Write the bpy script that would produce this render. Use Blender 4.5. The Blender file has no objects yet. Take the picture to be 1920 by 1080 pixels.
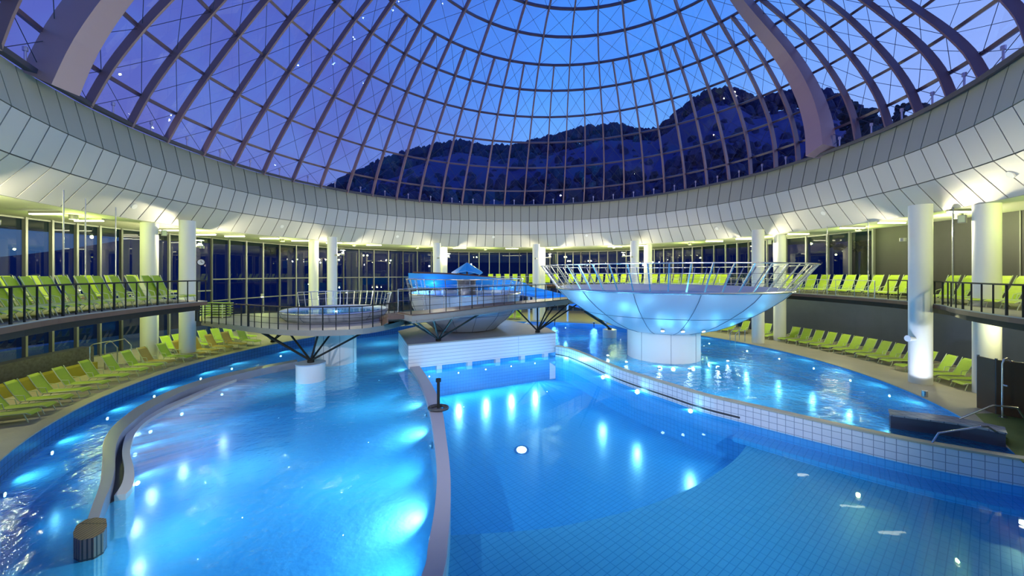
import bpy, bmesh, math, random
from mathutils import Vector, Matrix
from mathutils.geometry import tessellate_polygon
random.seed(7)
PI = math.pi
S = bpy.context.scene
COL = S.collection

# ---------------------------------------------------------------- camera
EYE = 4.2
cam_d = bpy.data.cameras.new('camera')
cam_d.sensor_width = 36.0
cam_d.lens = 700.0 / 1920.0 * 36.0
cam_d.shift_y = -28.0 / 1920.0
cam_d.clip_start = 0.05
cam_d.clip_end = 2000
cam = bpy.data.objects.new('camera', cam_d)
cam.location = (0, 0, EYE)
cam.rotation_euler = (PI / 2, 0, 0)
COL.objects.link(cam)
S.camera = cam

# ---------------------------------------------------------------- view, sky
S.view_settings.view_transform = 'Standard'
S.view_settings.look = 'None'
S.view_settings.exposure = 0.12
S.view_settings.gamma = 1.0
S.view_settings.use_curve_mapping = False
S.cycles.use_denoising = True
S.cycles.max_bounces = 8
S.cycles.transparent_max_bounces = 24
S.cycles.caustics_reflective = False
S.cycles.caustics_refractive = False
S.cycles.sample_clamp_indirect = 6.0

SKY_STRENGTH = 1.05
world = bpy.data.worlds.new('dusk')
S.world = world
world.use_nodes = True
wn, wl = world.node_tree.nodes, world.node_tree.links
wn.clear()
w_out = wn.new('ShaderNodeOutputWorld')
w_bg = wn.new('ShaderNodeBackground')
w_tc = wn.new('ShaderNodeTexCoord')
w_sep = wn.new('ShaderNodeSeparateXYZ')
w_ramp = wn.new('ShaderNodeValToRGB')      # by height
w_ramp2 = wn.new('ShaderNodeValToRGB')     # left side, mauve of the glass reflections put into the sky
w_mix = wn.new('ShaderNodeMix'); w_mix.data_type = 'RGBA'
w_mr = wn.new('ShaderNodeMapRange')
wl.new(w_tc.outputs['Generated'], w_sep.inputs[0])
wl.new(w_sep.outputs['Z'], w_ramp.inputs[0])
wl.new(w_sep.outputs['Z'], w_ramp2.inputs[0])
e = w_ramp.color_ramp.elements
e[0].position = 0.0; e[0].color = (0.50, 0.60, 0.95, 1)
e[1].position = 1.0; e[1].color = (0.03, 0.12, 0.60, 1)
for p, c in ((0.22, (0.20, 0.46, 1.0, 1)), (0.45, (0.08, 0.32, 1.0, 1)), (0.7, (0.05, 0.22, 0.85, 1))):
    q = e.new(p); q.color = c
e = w_ramp2.color_ramp.elements
e[0].position = 0.0; e[0].color = (0.16, 0.16, 0.46, 1)
e[1].position = 1.0; e[1].color = (0.03, 0.09, 0.50, 1)
q = e.new(0.35); q.color = (0.10, 0.13, 0.50, 1)
wl.new(w_sep.outputs['X'], w_mr.inputs['Value'])
w_mr.inputs['From Min'].default_value = -0.55
w_mr.inputs['From Max'].default_value = 0.30
w_mr.interpolation_type = 'SMOOTHSTEP'
w_nz = wn.new('ShaderNodeTexNoise'); w_nz.inputs['Scale'].default_value = 3.2; w_nz.inputs['Detail'].default_value = 4  # mauve patches standing in for reflections in the dome glass
w_ma = wn.new('ShaderNodeMath'); w_ma.operation = 'MULTIPLY_ADD'; w_ma.inputs[1].default_value = 1.3; w_ma.inputs[2].default_value = -.65
w_ad = wn.new('ShaderNodeMath'); w_ad.operation = 'ADD'; w_ad.use_clamp = True
wl.new(w_tc.outputs['Generated'], w_nz.inputs[0]); wl.new(w_nz.outputs[0], w_ma.inputs[0])
wl.new(w_ma.outputs[0], w_ad.inputs[0]); wl.new(w_mr.outputs[0], w_ad.inputs[1])
wl.new(w_ad.outputs[0], w_mix.inputs[0])
wl.new(w_ramp2.outputs[0], w_mix.inputs[6])
wl.new(w_ramp.outputs[0], w_mix.inputs[7])
w_glow = wn.new('ShaderNodeMapRange'); w_glow.interpolation_type = 'SMOOTHSTEP'
w_glow.inputs['From Min'].default_value = .35; w_glow.inputs['From Max'].default_value = .85; w_glow.inputs['To Max'].default_value = .8
w_mix3 = wn.new('ShaderNodeMix'); w_mix3.data_type = 'RGBA'; w_mix3.inputs[7].default_value = (.34, .44, .90, 1)
wl.new(w_sep.outputs['X'], w_glow.inputs['Value']); wl.new(w_glow.outputs[0], w_mix3.inputs[0]); wl.new(w_mix.outputs[2], w_mix3.inputs[6])
wl.new(w_mix3.outputs[2], w_bg.inputs[0])
w_bg.inputs[1].default_value = SKY_STRENGTH
wl.new(w_bg.outputs[0], w_out.inputs[0])

# light levels of the hall's lamps and the added ones
E_FLOOD = 900.0      # floodlight on each column, by the ceiling edge
E_UP = 125.0         # added spot by each floodlight, brightening the opposite rim
E_TUBE = 9.0         # emission of the ceiling tubes
E_LOW = 85.0         # lamps under the gallery
E_POOL = 120.0       # underwater lamps
CREAM = (1.0, 0.90, 0.55)
LIME = (0.80, 1.0, 0.22)
AQUA = (0.28, 0.74, 0.92)

# ================================================================ helpers
CX, CY = 0.0, 17.7            # plan centre of the hall

def pol(r, deg, z=0.0, cx=CX, cy=CY):
    a = math.radians(deg)
    return Vector((cx + r * math.sin(a), cy + r * math.cos(a), z))

def G(px, py, z):
    """point at height z that was surveyed at this picture position"""
    y = 700.0 * (EYE - z) / (py - 512.0)
    return Vector(((px - 960.0) / 700.0 * y, y, z))

def ang(px, r):
    """bearing from the hall's centre of the far point at radius r along a line of sight"""
    u = (px - 960.0) / 700.0
    a = 1 + u * u; b = -2 * (u * CX + CY); c = CX * CX + CY * CY - r * r
    y = (-b + math.sqrt(max(0, b * b - 4 * a * c))) / (2 * a)
    return math.degrees(math.atan2(u * y - CX, y - CY))

def clean(poly):
    out = []
    for p in poly:
        if not out or math.hypot(p[0] - out[-1][0], p[1] - out[-1][1]) > 1e-4: out.append(p)
    if math.hypot(out[0][0] - out[-1][0], out[0][1] - out[-1][1]) < 1e-4: out.pop()
    return out

class MB:
    """collects shapes, then links them as one mesh"""
    def __init__(s):
        s.v = []; s.f = []; s.uv = {}; s.smooth = False
    def add(s, vs, fs, uvs=None):
        o = len(s.v)
        s.v += [tuple(p) for p in vs]
        for i, f in enumerate(fs):
            if uvs is not None: s.uv[len(s.f)] = uvs[i]
            s.f.append(tuple(o + k for k in f))
        return s
    def box(s, x0, x1, y0, y1, z0, z1, M=None):
        vs = [Vector((x, y, z)) for x in (x0, x1) for y in (y0, y1) for z in (z0, z1)]
        if M is not None: vs = [M @ p for p in vs]
        return s.add(vs, [(0, 1, 3, 2), (4, 6, 7, 5), (0, 4, 5, 1), (2, 3, 7, 6), (0, 2, 6, 4), (1, 5, 7, 3)])
    def tube(s, pts, r, n=8, closed=False, cap=True):
        pts = [Vector(p) for p in pts]; m = len(pts)
        rr = r if isinstance(r, (list, tuple)) else [r] * m
        vs = []; prev = None
        for i, p in enumerate(pts):
            if closed: t = pts[(i + 1) % m] - pts[i - 1]
            else: t = pts[min(i + 1, m - 1)] - pts[max(i - 1, 0)]
            t.normalize()
            if prev is None:
                a = Vector((0, 0, 1)) if abs(t.z) < .9 else Vector((1, 0, 0))
                prev = a
            u = (prev - t * prev.dot(t))
            if u.length < 1e-6: u = t.orthogonal()
            u.normalize(); prev = u; w = t.cross(u)
            for k in range(n):
                q = 2 * PI * k / n
                vs.append(p + (u * math.cos(q) + w * math.sin(q)) * rr[i])
        fs = []
        for i in range(m if closed else m - 1):
            j = (i + 1) % m
            for k in range(n):
                l = (k + 1) % n
                fs.append((i * n + k, i * n + l, j * n + l, j * n + k))
        if cap and not closed:
            fs.append(tuple(range(n - 1, -1, -1))); fs.append(tuple((m - 1) * n + k for k in range(n)))
        return s.add(vs, fs)
    def beam(s, pts, w, d, normals):
        """rectangular section along pts; w across, d along the given normals (w, d may be lists)"""
        pts = [Vector(p) for p in pts]; m = len(pts); vs = []
        for i, p in enumerate(pts):
            t = (pts[min(i + 1, m - 1)] - pts[max(i - 1, 0)]).normalized()
            nn = Vector(normals[i]); nn = (nn - t * nn.dot(t)).normalized(); sd = t.cross(nn)
            ww = w[i] if isinstance(w, list) else w; dd = d[i] if isinstance(d, list) else d
            for a, b in ((-1, 0), (1, 0), (1, -1), (-1, -1)):
                vs.append(p + sd * a * ww / 2 + nn * b * dd)
        fs = []
        for i in range(m - 1):
            for k in range(4):
                l = (k + 1) % 4
                fs.append((i * 4 + k, i * 4 + l, i * 4 + 4 + l, i * 4 + 4 + k))
        fs += [(3, 2, 1, 0), tuple((m - 1) * 4 + k for k in range(4))]
        return s.add(vs, fs)
    def lathe(s, prof, n=48, c=(0, 0, 0), a0=0, a1=360):
        full = abs(a1 - a0) >= 359.9; m = n if full else n + 1; vs = []; fs = []; uvs = []
        for i in range(m):
            a = math.radians(a0 + (a1 - a0) * i / n)
            for (r, z) in prof: vs.append((c[0] + r * math.sin(a), c[1] + r * math.cos(a), c[2] + z))
        k = len(prof)
        L = [0]
        for j in range(1, k): L.append(L[-1] + math.hypot(prof[j][0] - prof[j - 1][0], prof[j][1] - prof[j - 1][1]))
        rm = max(p[0] for p in prof)
        for i in range(n):
            j = (i + 1) % m
            for q in range(k - 1):
                fs.append((i * k + q, i * k + q + 1, j * k + q + 1, j * k + q))
                ua = math.radians((a1 - a0) * i / n) * rm; ub = math.radians((a1 - a0) * (i + 1) / n) * rm
                uvs.append(((ua, L[q]), (ua, L[q + 1]), (ub, L[q + 1]), (ub, L[q])))
        return s.add(vs, fs, uvs)
    def cyl(s, c, r, z0, z1, n=24, r1=None):
        r1 = r if r1 is None else r1
        vs = []; 
        for (z, q) in ((z0, r), (z1, r1)):
            for i in range(n): vs.append((c[0] + q * math.sin(2 * PI * i / n), c[1] + q * math.cos(2 * PI * i / n), z))
        fs = [tuple(range(n)), tuple(range(2 * n - 1, n - 1, -1))] + [(i, n + i, n + (i + 1) % n, (i + 1) % n) for i in range(n)]
        return s.add(vs, fs)
    def ribbon(s, pts, z0, z1, flip=False):
        """vertical band along a plan line with UVs in metres"""
        L = 0; vs = []; fs = []; uvs = []
        for i, p in enumerate(pts):
            vs += [(p[0], p[1], z0), (p[0], p[1], z1)]
        for i in range(len(pts) - 1):
            d = math.hypot(pts[i + 1][0] - pts[i][0], pts[i + 1][1] - pts[i][1])
            fs.append((2 * i, 2 * i + 2, 2 * i + 3, 2 * i + 1)); uvs.append(((L, z0), (L + d, z0), (L + d, z1), (L, z1))); L += d
        return s.add(vs, fs, uvs)
    def strip(s, A, B, z):
        """flat band between two plan lines"""
        n = min(len(A), len(B)); vs = []; fs = []; uvs = []; L = 0
        for i in range(n): vs += [(A[i][0], A[i][1], z), (B[i][0], B[i][1], z)]
        for i in range(n - 1):
            d = math.hypot(A[i + 1][0] - A[i][0], A[i + 1][1] - A[i][1]); w = math.hypot(A[i][0] - B[i][0], A[i][1] - B[i][1])
            fs.append((2 * i, 2 * i + 1, 2 * i + 3, 2 * i + 2)); uvs.append(((L, 0), (L, w), (L + d, w), (L + d, 0))); L += d
        return s.add(vs, fs, uvs)
    def wall(s, A, B, z0, z1):
        """a wall with thickness between plan lines A and B"""
        s.ribbon(A, z0, z1); s.ribbon(B, z0, z1); s.strip(A, B, z1); s.strip(A, B, z0)
        s.ribbon([A[0], B[0]], z0, z1); s.ribbon([A[-1], B[-1]], z0, z1)
        return s
    def prism(s, poly, z0, z1):
        poly = clean(poly); n = len(poly)
        if n > 8:
            s.flat(poly, z0); s.flat(poly, z1); s.ribbon(poly + [poly[0]], z0, z1); return s
        vs = [(p[0], p[1], z0) for p in poly] + [(p[0], p[1], z1) for p in poly]
        fs = [tuple(range(n - 1, -1, -1)), tuple(range(n, 2 * n))] + [(i, (i + 1) % n, n + (i + 1) % n, n + i) for i in range(n)]
        uvs = [[(poly[i][0], poly[i][1]) for i in range(n - 1, -1, -1)], [(p[0], p[1]) for p in poly]]; L = 0
        for i in range(n):
            j = (i + 1) % n; d = math.hypot(poly[j][0] - poly[i][0], poly[j][1] - poly[i][1])
            uvs.append(((L, z0), (L + d, z0), (L + d, z1), (L, z1))); L += d
        return s.add(vs, fs, uvs)
    def flat(s, poly, z):
        poly = clean(poly)
        tri = tessellate_polygon([[Vector((p[0], p[1], 0)) for p in poly]])
        return s.add([(p[0], p[1], z) for p in poly], [tuple(t) for t in tri], [[(poly[i][0], poly[i][1]) for i in t] for t in tri])
    def build(s, name, m, parent=None, smooth=False, fix=True):
        me = bpy.data.meshes.new(name)
        me.from_pydata(s.v, [], s.f)
        if s.uv:
            uvl = me.uv_layers.new(name='uv')
            for i, p in enumerate(me.polygons):
                if i in s.uv:
                    for k, li in enumerate(p.loop_indices): uvl.data[li].uv = s.uv[i][k]
        if fix:
            bm = bmesh.new(); bm.from_mesh(me)
            bmesh.ops.recalc_face_normals(bm, faces=bm.faces)
            bm.to_mesh(me); bm.free()
        if smooth:
            for p in me.polygons: p.use_smooth = True
            try: me.set_sharp_from_angle(angle=math.radians(35))
            except Exception: pass
        me.materials.append(m)
        o = bpy.data.objects.new(name, me); COL.objects.link(o)
        if parent is not None:
            o.parent = parent
            if parent.type == 'EMPTY': o.matrix_parent_inverse = parent.matrix_basis.inverted()
        return o

def tag(o, label=None, cat=None, group=None, kind=None):
    if label: o['label'] = label
    if cat: o['category'] = cat
    if group: o['group'] = group
    if kind: o['kind'] = kind
    return o

def thing(name, loc, label, cat, group=None, rz=0):
    o = bpy.data.objects.new(name, None); COL.objects.link(o)
    o.location = loc; o.rotation_euler = (0, 0, rz); o.empty_display_size = .2
    return tag(o, label, cat, group)

def local_part(mb, name, m, root, smooth=False):
    """mb is given in the thing's own coordinates"""
    o = mb.build(name, m, None, smooth); o.parent = root
    return o

def copy_tree(o, parent=None):
    c = o.copy(); COL.objects.link(c); c.parent = parent
    for ch in list(o.children): copy_tree(ch, c)
    return c

def lamp(kind, name, loc, energy, color, radius=0.05, parent=None, aim=None, spot=None, blend=.5, size=None):
    d = bpy.data.lights.new(name, kind); d.energy = energy; d.color = color
    if kind in ('POINT', 'SPOT'): d.shadow_soft_size = radius
    if kind == 'SPOT': d.spot_size = math.radians(spot); d.spot_blend = blend
    if kind == 'AREA':
        d.shape = 'RECTANGLE'; d.size, d.size_y = size
    o = bpy.data.objects.new(name, d); COL.objects.link(o); o.location = loc
    if aim is not None:
        o.rotation_euler = (Vector(aim) - Vector(loc)).to_track_quat('-Z', 'Y').to_euler()
    if parent is not None:
        o.parent = parent; o.matrix_parent_inverse = parent.matrix_basis.inverted()
    return o

ORD = ['', 'first', 'second', 'third', 'fourth', 'fifth', 'sixth', 'seventh', 'eighth', 'ninth', 'tenth', 'eleventh', 'twelfth',
       'thirteenth', 'fourteenth', 'fifteenth', 'sixteenth', 'seventeenth', 'eighteenth', 'nineteenth', 'twentieth']
def nth(i):
    if i <= 20: return ORD[i]
    if i == 30: return 'thirtieth'
    if i == 40: return 'fortieth'
    return {2: 'twenty', 3: 'thirty', 4: 'forty'}[i // 10] + '-' + ORD[i % 10]

# ================================================================ materials
def mat(name, color, rough=.5, metal=0.0, spec=.5, emit=None, estr=0, noise=None, bump=None):
    m = bpy.data.materials.new(name); m.use_nodes = True
    n, l = m.node_tree.nodes, m.node_tree.links
    b = n['Principled BSDF']
    b.inputs['Base Color'].default_value = (*color, 1)
    b.inputs['Roughness'].default_value = rough
    b.inputs['Metallic'].default_value = metal
    b.inputs['Specular IOR Level'].default_value = spec
    if emit:
        b.inputs['Emission Color'].default_value = (*emit, 1)
        b.inputs['Emission Strength'].default_value = estr
    if noise:
        sc, amt = noise
        tc = n.new('ShaderNodeTexCoord'); nz = n.new('ShaderNodeTexNoise'); nz.inputs['Scale'].default_value = sc; nz.inputs['Detail'].default_value = 5
        mx = n.new('ShaderNodeMix'); mx.data_type = 'RGBA'
        mx.inputs[6].default_value = (*[c * (1 - amt) for c in color], 1); mx.inputs[7].default_value = (*[min(1, c * (1 + amt)) for c in color], 1)
        l.new(tc.outputs['Object'], nz.inputs['Vector']); l.new(nz.outputs[0], mx.inputs[0]); l.new(mx.outputs[2], b.inputs['Base Color'])
    if bump:
        sc, st = bump
        tc = n.new('ShaderNodeTexCoord'); nz = n.new('ShaderNodeTexNoise'); nz.inputs['Scale'].default_value = sc
        bp = n.new('ShaderNodeBump'); bp.inputs['Strength'].default_value = st; bp.inputs['Distance'].default_value = .02
        l.new(tc.outputs['Object'], nz.inputs['Vector']); l.new(nz.outputs[0], bp.inputs['Height']); l.new(bp.outputs[0], b.inputs['Normal'])
    return m

def emis(name, color, strength):
    m = bpy.data.materials.new(name); m.use_nodes = True
    n, l = m.node_tree.nodes, m.node_tree.links; n.clear()
    o = n.new('ShaderNodeOutputMaterial'); e = n.new('ShaderNodeEmission')
    e.inputs[0].default_value = (*color, 1); e.inputs[1].default_value = strength
    l.new(e.outputs[0], o.inputs[0]); return m

def tiles(name, c1, c2, grout, w=.16, h=.16, rot=0, uv=True, rough=.25, mortar=.012, scale=1.0):
    m = bpy.data.materials.new(name); m.use_nodes = True
    n, l = m.node_tree.nodes, m.node_tree.links; b = n['Principled BSDF']
    tc = n.new('ShaderNodeTexCoord'); mp = n.new('ShaderNodeMapping'); br = n.new('ShaderNodeTexBrick')
    mp.inputs['Rotation'].default_value = (0, 0, math.radians(rot))
    l.new(tc.outputs['UV' if uv else 'Object'], mp.inputs[0]); l.new(mp.outputs[0], br.inputs[0])
    br.offset = 0; br.squash = 1
    br.inputs['Color1'].default_value = (*c1, 1); br.inputs['Color2'].default_value = (*c2, 1); br.inputs['Mortar'].default_value = (*grout, 1)
    br.inputs['Scale'].default_value = scale; br.inputs['Mortar Size'].default_value = mortar; br.inputs['Mortar Smooth'].default_value = .1
    br.inputs['Brick Width'].default_value = w; br.inputs['Row Height'].default_value = h
    l.new(br.outputs[0], b.inputs['Base Color']); b.inputs['Roughness'].default_value = rough
    return m

def water(name, tint, refl, bump, body, amount, rough=.02):
    """pool water: mostly clear, a share of it cloudy blue so that the lamps below make it glow, mirror-like at low angles"""
    m = glassy(name, tint, refl, rough, 1.33, bump, gcol=(.85, .92, 1))
    n, l = m.node_tree.nodes, m.node_tree.links
    mx = [q for q in n if q.type == 'MIX_SHADER'][0]; t = [q for q in n if q.type == 'BSDF_TRANSPARENT'][0]
    d = n.new('ShaderNodeBsdfDiffuse'); tr = n.new('ShaderNodeBsdfTranslucent'); a = n.new('ShaderNodeMixShader'); b = n.new('ShaderNodeMixShader')
    d.inputs[0].default_value = (*body, 1); tr.inputs[0].default_value = (*[min(1, c * 1.5 + .05) for c in body], 1)
    a.inputs[0].default_value = .6; b.inputs[0].default_value = amount
    l.new(d.outputs[0], a.inputs[1]); l.new(tr.outputs[0], a.inputs[2])
    bn = [q for q in n if q.type == 'BUMP'][-1]
    l.new(bn.outputs[0], d.inputs['Normal']); l.new(bn.outputs[0], tr.inputs['Normal'])
    l.new(t.outputs[0], b.inputs[1]); l.new(a.outputs[0], b.inputs[2]); l.new(b.outputs[0], mx.inputs[1])
    return m

def glassy(name, tint, refl=1.0, rough=0.0, ior=1.5, bump=None, dirt=0.0, gcol=(1, 1, 1)):
    """clear sheet: transparent with a Fresnel reflection; bump = list of (scale, strength)"""
    m = bpy.data.materials.new(name); m.use_nodes = True
    n, l = m.node_tree.nodes, m.node_tree.links; n.clear()
    o = n.new('ShaderNodeOutputMaterial'); t = n.new('ShaderNodeBsdfTransparent'); g = n.new('ShaderNodeBsdfGlossy')
    t.inputs[0].default_value = (*tint, 1); g.inputs[0].default_value = (*gcol, 1); g.inputs['Roughness'].default_value = rough
    # two-sided Schlick Fresnel, so that both faces of a sheet reflect alike
    f0 = ((ior - 1) / (ior + 1)) ** 2
    ge = n.new('ShaderNodeNewGeometry'); dt = n.new('ShaderNodeVectorMath'); dt.operation = 'DOT_PRODUCT'
    l.new(ge.outputs['Incoming'], dt.inputs[0]); l.new(ge.outputs['Normal'], dt.inputs[1])
    ab = n.new('ShaderNodeMath'); ab.operation = 'ABSOLUTE'; l.new(dt.outputs['Value'], ab.inputs[0])
    om = n.new('ShaderNodeMath'); om.operation = 'SUBTRACT'; om.inputs[0].default_value = 1; l.new(ab.outputs[0], om.inputs[1])
    pw = n.new('ShaderNodeMath'); pw.operation = 'POWER'; pw.inputs[1].default_value = 5; l.new(om.outputs[0], pw.inputs[0])
    fr = n.new('ShaderNodeMath'); fr.operation = 'MULTIPLY_ADD'; fr.inputs[1].default_value = 1 - f0; fr.inputs[2].default_value = f0; l.new(pw.outputs[0], fr.inputs[0])
    mu = n.new('ShaderNodeMath'); mu.operation = 'MULTIPLY'; mu.inputs[1].default_value = refl; mu.use_clamp = True
    mx = n.new('ShaderNodeMixShader')
    l.new(fr.outputs[0], mu.inputs[0]); l.new(mu.outputs[0], mx.inputs[0]); l.new(t.outputs[0], mx.inputs[1]); l.new(g.outputs[0], mx.inputs[2])
    if bump:
        tc = n.new('ShaderNodeTexCoord'); prev = None
        for sc, st in bump:
            nz = n.new('ShaderNodeTexNoise'); nz.inputs['Scale'].default_value = sc; nz.inputs['Detail'].default_value = 3
            bp = n.new('ShaderNodeBump'); bp.inputs['Strength'].default_value = 1.0; bp.inputs['Distance'].default_value = st
            l.new(tc.outputs['Object'], nz.inputs['Vector']); l.new(nz.outputs[0], bp.inputs['Height'])
            if prev: l.new(prev.outputs[0], bp.inputs['Normal'])
            prev = bp
        l.new(prev.outputs[0], dt.inputs[1]); l.new(prev.outputs[0], g.inputs['Normal'])
    l.new(mx.outputs[0], o.inputs[0]); return m

M = {}
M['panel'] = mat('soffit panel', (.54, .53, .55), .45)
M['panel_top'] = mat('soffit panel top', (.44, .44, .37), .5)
M['joint'] = mat('joint', (.10, .10, .10), .8)
M['ceiling'] = mat('plaster', (.52, .54, .43), .8)
M['steel'] = mat('painted steel', (.28, .165, .19), .35, 0.0)
M['ringsteel'] = mat('ring steel', (.12, .07, .12), .35)
M['arch'] = mat('arch steel', (.46, .30, .36), .4)
M['cable'] = mat('cable', (.05, .05, .09), .5)
M['stub'] = mat('bracket', (.55, .5, .7), .3, .6)
M['dome_glass'] = glassy('dome glass', (.95, .96, 1.0), .9)
M['facade_glass'] = glassy('facade glass', (.12, .32, .36), 1.6)
M['mullion'] = mat('mullion', (.22, .23, .24), .4, .3)
M['darkwall'] = mat('dark wall', (.028, .028, .034), .7, noise=(3, .12))
M['slatewall'] = mat('slate wall', (.07, .085, .15), .7, noise=(2, .12))
M['column'] = mat('column plaster', (.80, .80, .76), .55)
M['deck'] = mat('deck stone', (.52, .46, .35), .5, noise=(1.5, .15), bump=(20, .2))
M['deck_dark'] = mat('terrace floor', (.30, .28, .26), .6, noise=(2, .15))
M['edge'] = mat('slab edge', (.11, .045, .03), .5, noise=(4, .2))
M['slab'] = mat('slab grey', (.26, .235, .22), .6, noise=(2, .12))
M['rail'] = mat('rail dark', (.022, .022, .022), .6, .0, .2)
M['chrome'] = mat('steel rail', (.62, .64, .66), .25, .9)
M['coping'] = tiles('coping tile', (.38, .42, .50), (.34, .38, .47), (.18, .21, .28), .25, .25)
M['pooltile'] = tiles('pool tile', (.09, .44, .84), (.085, .42, .82), (.05, .30, .66), .16, .16, 0, mortar=.008)
M['poolfloor'] = tiles('pool floor tile', (.10, .43, .74), (.09, .41, .72), (.055, .30, .58), .22, .11, -38, uv=False, mortar=.008)
M['shelftile'] = tiles('shelf tile', (.17, .48, .66), (.155, .46, .64), (.09, .32, .50), .24, .12, -38, uv=False, mortar=.008)
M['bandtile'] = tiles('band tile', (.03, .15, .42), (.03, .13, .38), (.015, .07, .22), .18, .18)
M['walltile'] = tiles('pale wall tile', (.80, .82, .92), (.76, .79, .90), (.30, .34, .46), .21, .19, mortar=.008)
M['box'] = tiles('white lap board', (.88, .88, .92), (.85, .86, .91), (.55, .57, .68), 6.0, .17, mortar=.012)
M['boxtop'] = mat('box top', (.30, .28, .26), .6, noise=(2, .15))
M['darktop'] = mat('wall coping', (.40, .40, .48), .4)
M['brown'] = tiles('brown cap tile', (.34, .21, .14), (.30, .18, .12), (.07, .05, .04), .06, .5)
M['cream'] = mat('cream edge', (.92, .86, .74), .4)
M['benchgrey'] = mat('bench grey', (.40, .40, .46), .35)
M['channel'] = mat('dark channel', (.05, .05, .06), .5)
M['bowl'] = mat('bowl sheet', (.52, .58, .70), .35, .2)
M['seam'] = mat('bowl seam', (.08, .12, .2), .5)
M['white'] = mat('white render', (.78, .78, .80), .45)
M['blue'] = mat('blue slide', (.03, .32, .82), .3)
M['fabric'] = mat('lime mesh', (.40, .56, .05), .6, noise=(14, .12))
M['fabric_up'] = mat('green mesh', (.46, .62, .03), .6, noise=(14, .12))
M['fabric_br'] = mat('ochre mesh', (.50, .36, .08), .6, noise=(14, .12))
M['frame'] = mat('lounger frame', (.62, .70, .45), .4)
M['lens'] = emis('lamp lens', (1, .96, .72), 22)
M['tube'] = emis('tube lamp', (1, 1, .66), E_TUBE)
M['poollens'] = emis('pool lamp lens', (.65, .93, 1.0), 14)
M['housing'] = mat('lamp housing', (.35, .36, .30), .4, .4)
M['hill'] = mat('hillside', (.022, .03, .17), .9, noise=(.05, .4))  # royal blue reflected in the dome glass is put into the hill colour
M['forest'] = mat('forest', (.015, .022, .09), .9, noise=(.3, .5))  # its blue carries the same glass reflection
M['tree'] = mat('tree leaves', (.015, .03, .05), .9, noise=(.6, .5))
M['bark'] = mat('bark', (.04, .03, .03), .9)
M['grass'] = mat('outside ground', (.02, .03, .05), .9)
M['roof'] = mat('roof', (.15, .15, .17), .8)
M['stone'] = mat('speckled stone', (.08, .08, .10), .6, noise=(9, .8))
M['olive'] = mat('olive bench', (.40, .36, .04), .5, noise=(2, .1))
M['brownscreen'] = mat('shower screen', (.12, .07, .035), .7, noise=(2, .2))
M['limefloor'] = mat('lime-lit floor', (.20, .27, .06), .7, noise=(3, .15))  # floor colour with the lime lamp light put in
M['water_l'] = water('rippled water', (.50, .85, 1.0), .9, [(1.1, .05), (3.5, .03), (11, .009)], (.08, .42, .70), .42)
M['water_r'] = water('choppy water', (.50, .85, 1.0), .9, [(1.8, .08), (5, .04), (14, .01)], (.08, .42, .70), .42)
M['water_m'] = water('calm water', (.60, .90, 1.0), .5, [(.8, .003)], (.05, .36, .78), .16)
M['water_bowl'] = water('bowl water', (.6, .9, 1.0), .8, [(2, .01)], (.2, .6, .9), .5)
M['foam'] = mat('foam', (.85, .88, 1.0), .5)

# ================================================================ dome geometry (plan centre, radius, height above the eye)
RG = {0: (0.04, 17.68, 16.0, 6.06), 1: (.50, 17.35, 15.98, 7.32), 2: (1.36, 16.8, 15.49, 9.1), 3: (2.13, 16.25, 14.63, 10.8),
      4: (2.65, 15.9, 13.74, 12.4), 5: (3.07, 15.6, 12.5, 13.75), 6: (3.38, 15.6, 11.1, 14.9), 7: (3.65, 15.45, 9.6, 15.88),
      8: (3.8, 15.2, 8.2, 16.6), 9: (3.85, 15.1, 6.6, 17.3), 10: (3.9, 15.0, 4.6, 17.9), 11: (3.9, 15.0, 2.3, 18.3)}
PHI0 = [-105.6, -98.72, -92.27, -85.24, -78.71, -72.04, -65.02, -57.95, -50.76, -43.79, -36.69, -29.82, -22.93, -16.4, -9.43, -2.75, 3.61,
        9.95, 16.23, 22.77, 28.85, 35.11, 41.05, 46.94, 52.7, 58.5, 64.11, 69.34, 75.14, 80.05, 85.66, 92.0, 97.65, 102.75, 107.82, 112.69]
PHI2 = [-101.5, -95.2, -88.7, -82.2, -76, -70.3, -63.6, -57.5, -51.3, -45.2, -38.8, -32.3, -26, -19.5, -12.9, -6.9, -.6, 6.1, 11.8, 18.1,
        23.9, 29.7, 35.3, 40.7, 46, 51.4, 56.6, 62.5, 68.3, 72.7, 78, 83.2, 87.4, 91.7, 96.5, 100.1]
PHI4 = [-98, -92.5, -87, -81, -75, -69, -63.3, -57.6, -51.4, -46.3, -40.3, -33.6, -27.9, -22.4, -16.3, -10.2, -4.7, 1.1, 6.9, 12.7, 18.4,
        24, 29.1, 34.4, 39.5, 44.6, 49.7, 54.5, 59.7, 63.8, 69, 73.4, 77.6, 81.5, 85.2, 88.5]
P6E = [-98, -87, -75.5, -64, -53, -41.5, -30.3, -18.7, -7.7, 3.8, 14.2, 24.5, 35, 44, 53.7, 61.5, 70, 78]
PHI6 = []
for i in range(36):
    j = i // 2
    if i % 2 == 0: PHI6.append(P6E[j])
    else: PHI6.append((P6E[j] + (P6E[j + 1] if j < 17 else P6E[17] + 8)) / 2)
NR = 56
def complete(l):
    l = list(l); a, b = l[-1], l[0] + 360
    return l + [a + (b - a) * k / 21.0 for k in range(1, 21)]
PH = {0: complete(PHI0), 2: complete(PHI2), 4: complete(PHI4), 6: complete(PHI6)}
PH[1] = [.7 * a + .3 * b for a, b in zip(PH[0], PH[2])]
PH[3] = [(a + b) / 2 for a, b in zip(PH[2], PH[4])]
PH[5] = [(a + b) / 2 for a, b in zip(PH[4], PH[6])]
for k in (7, 8, 9, 10, 11): PH[k] = [a - 1.75 * min(k - 6, 2) for a in PH[6]]
AXIS = Vector((2.6, 16.6, EYE + 2.0))
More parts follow.
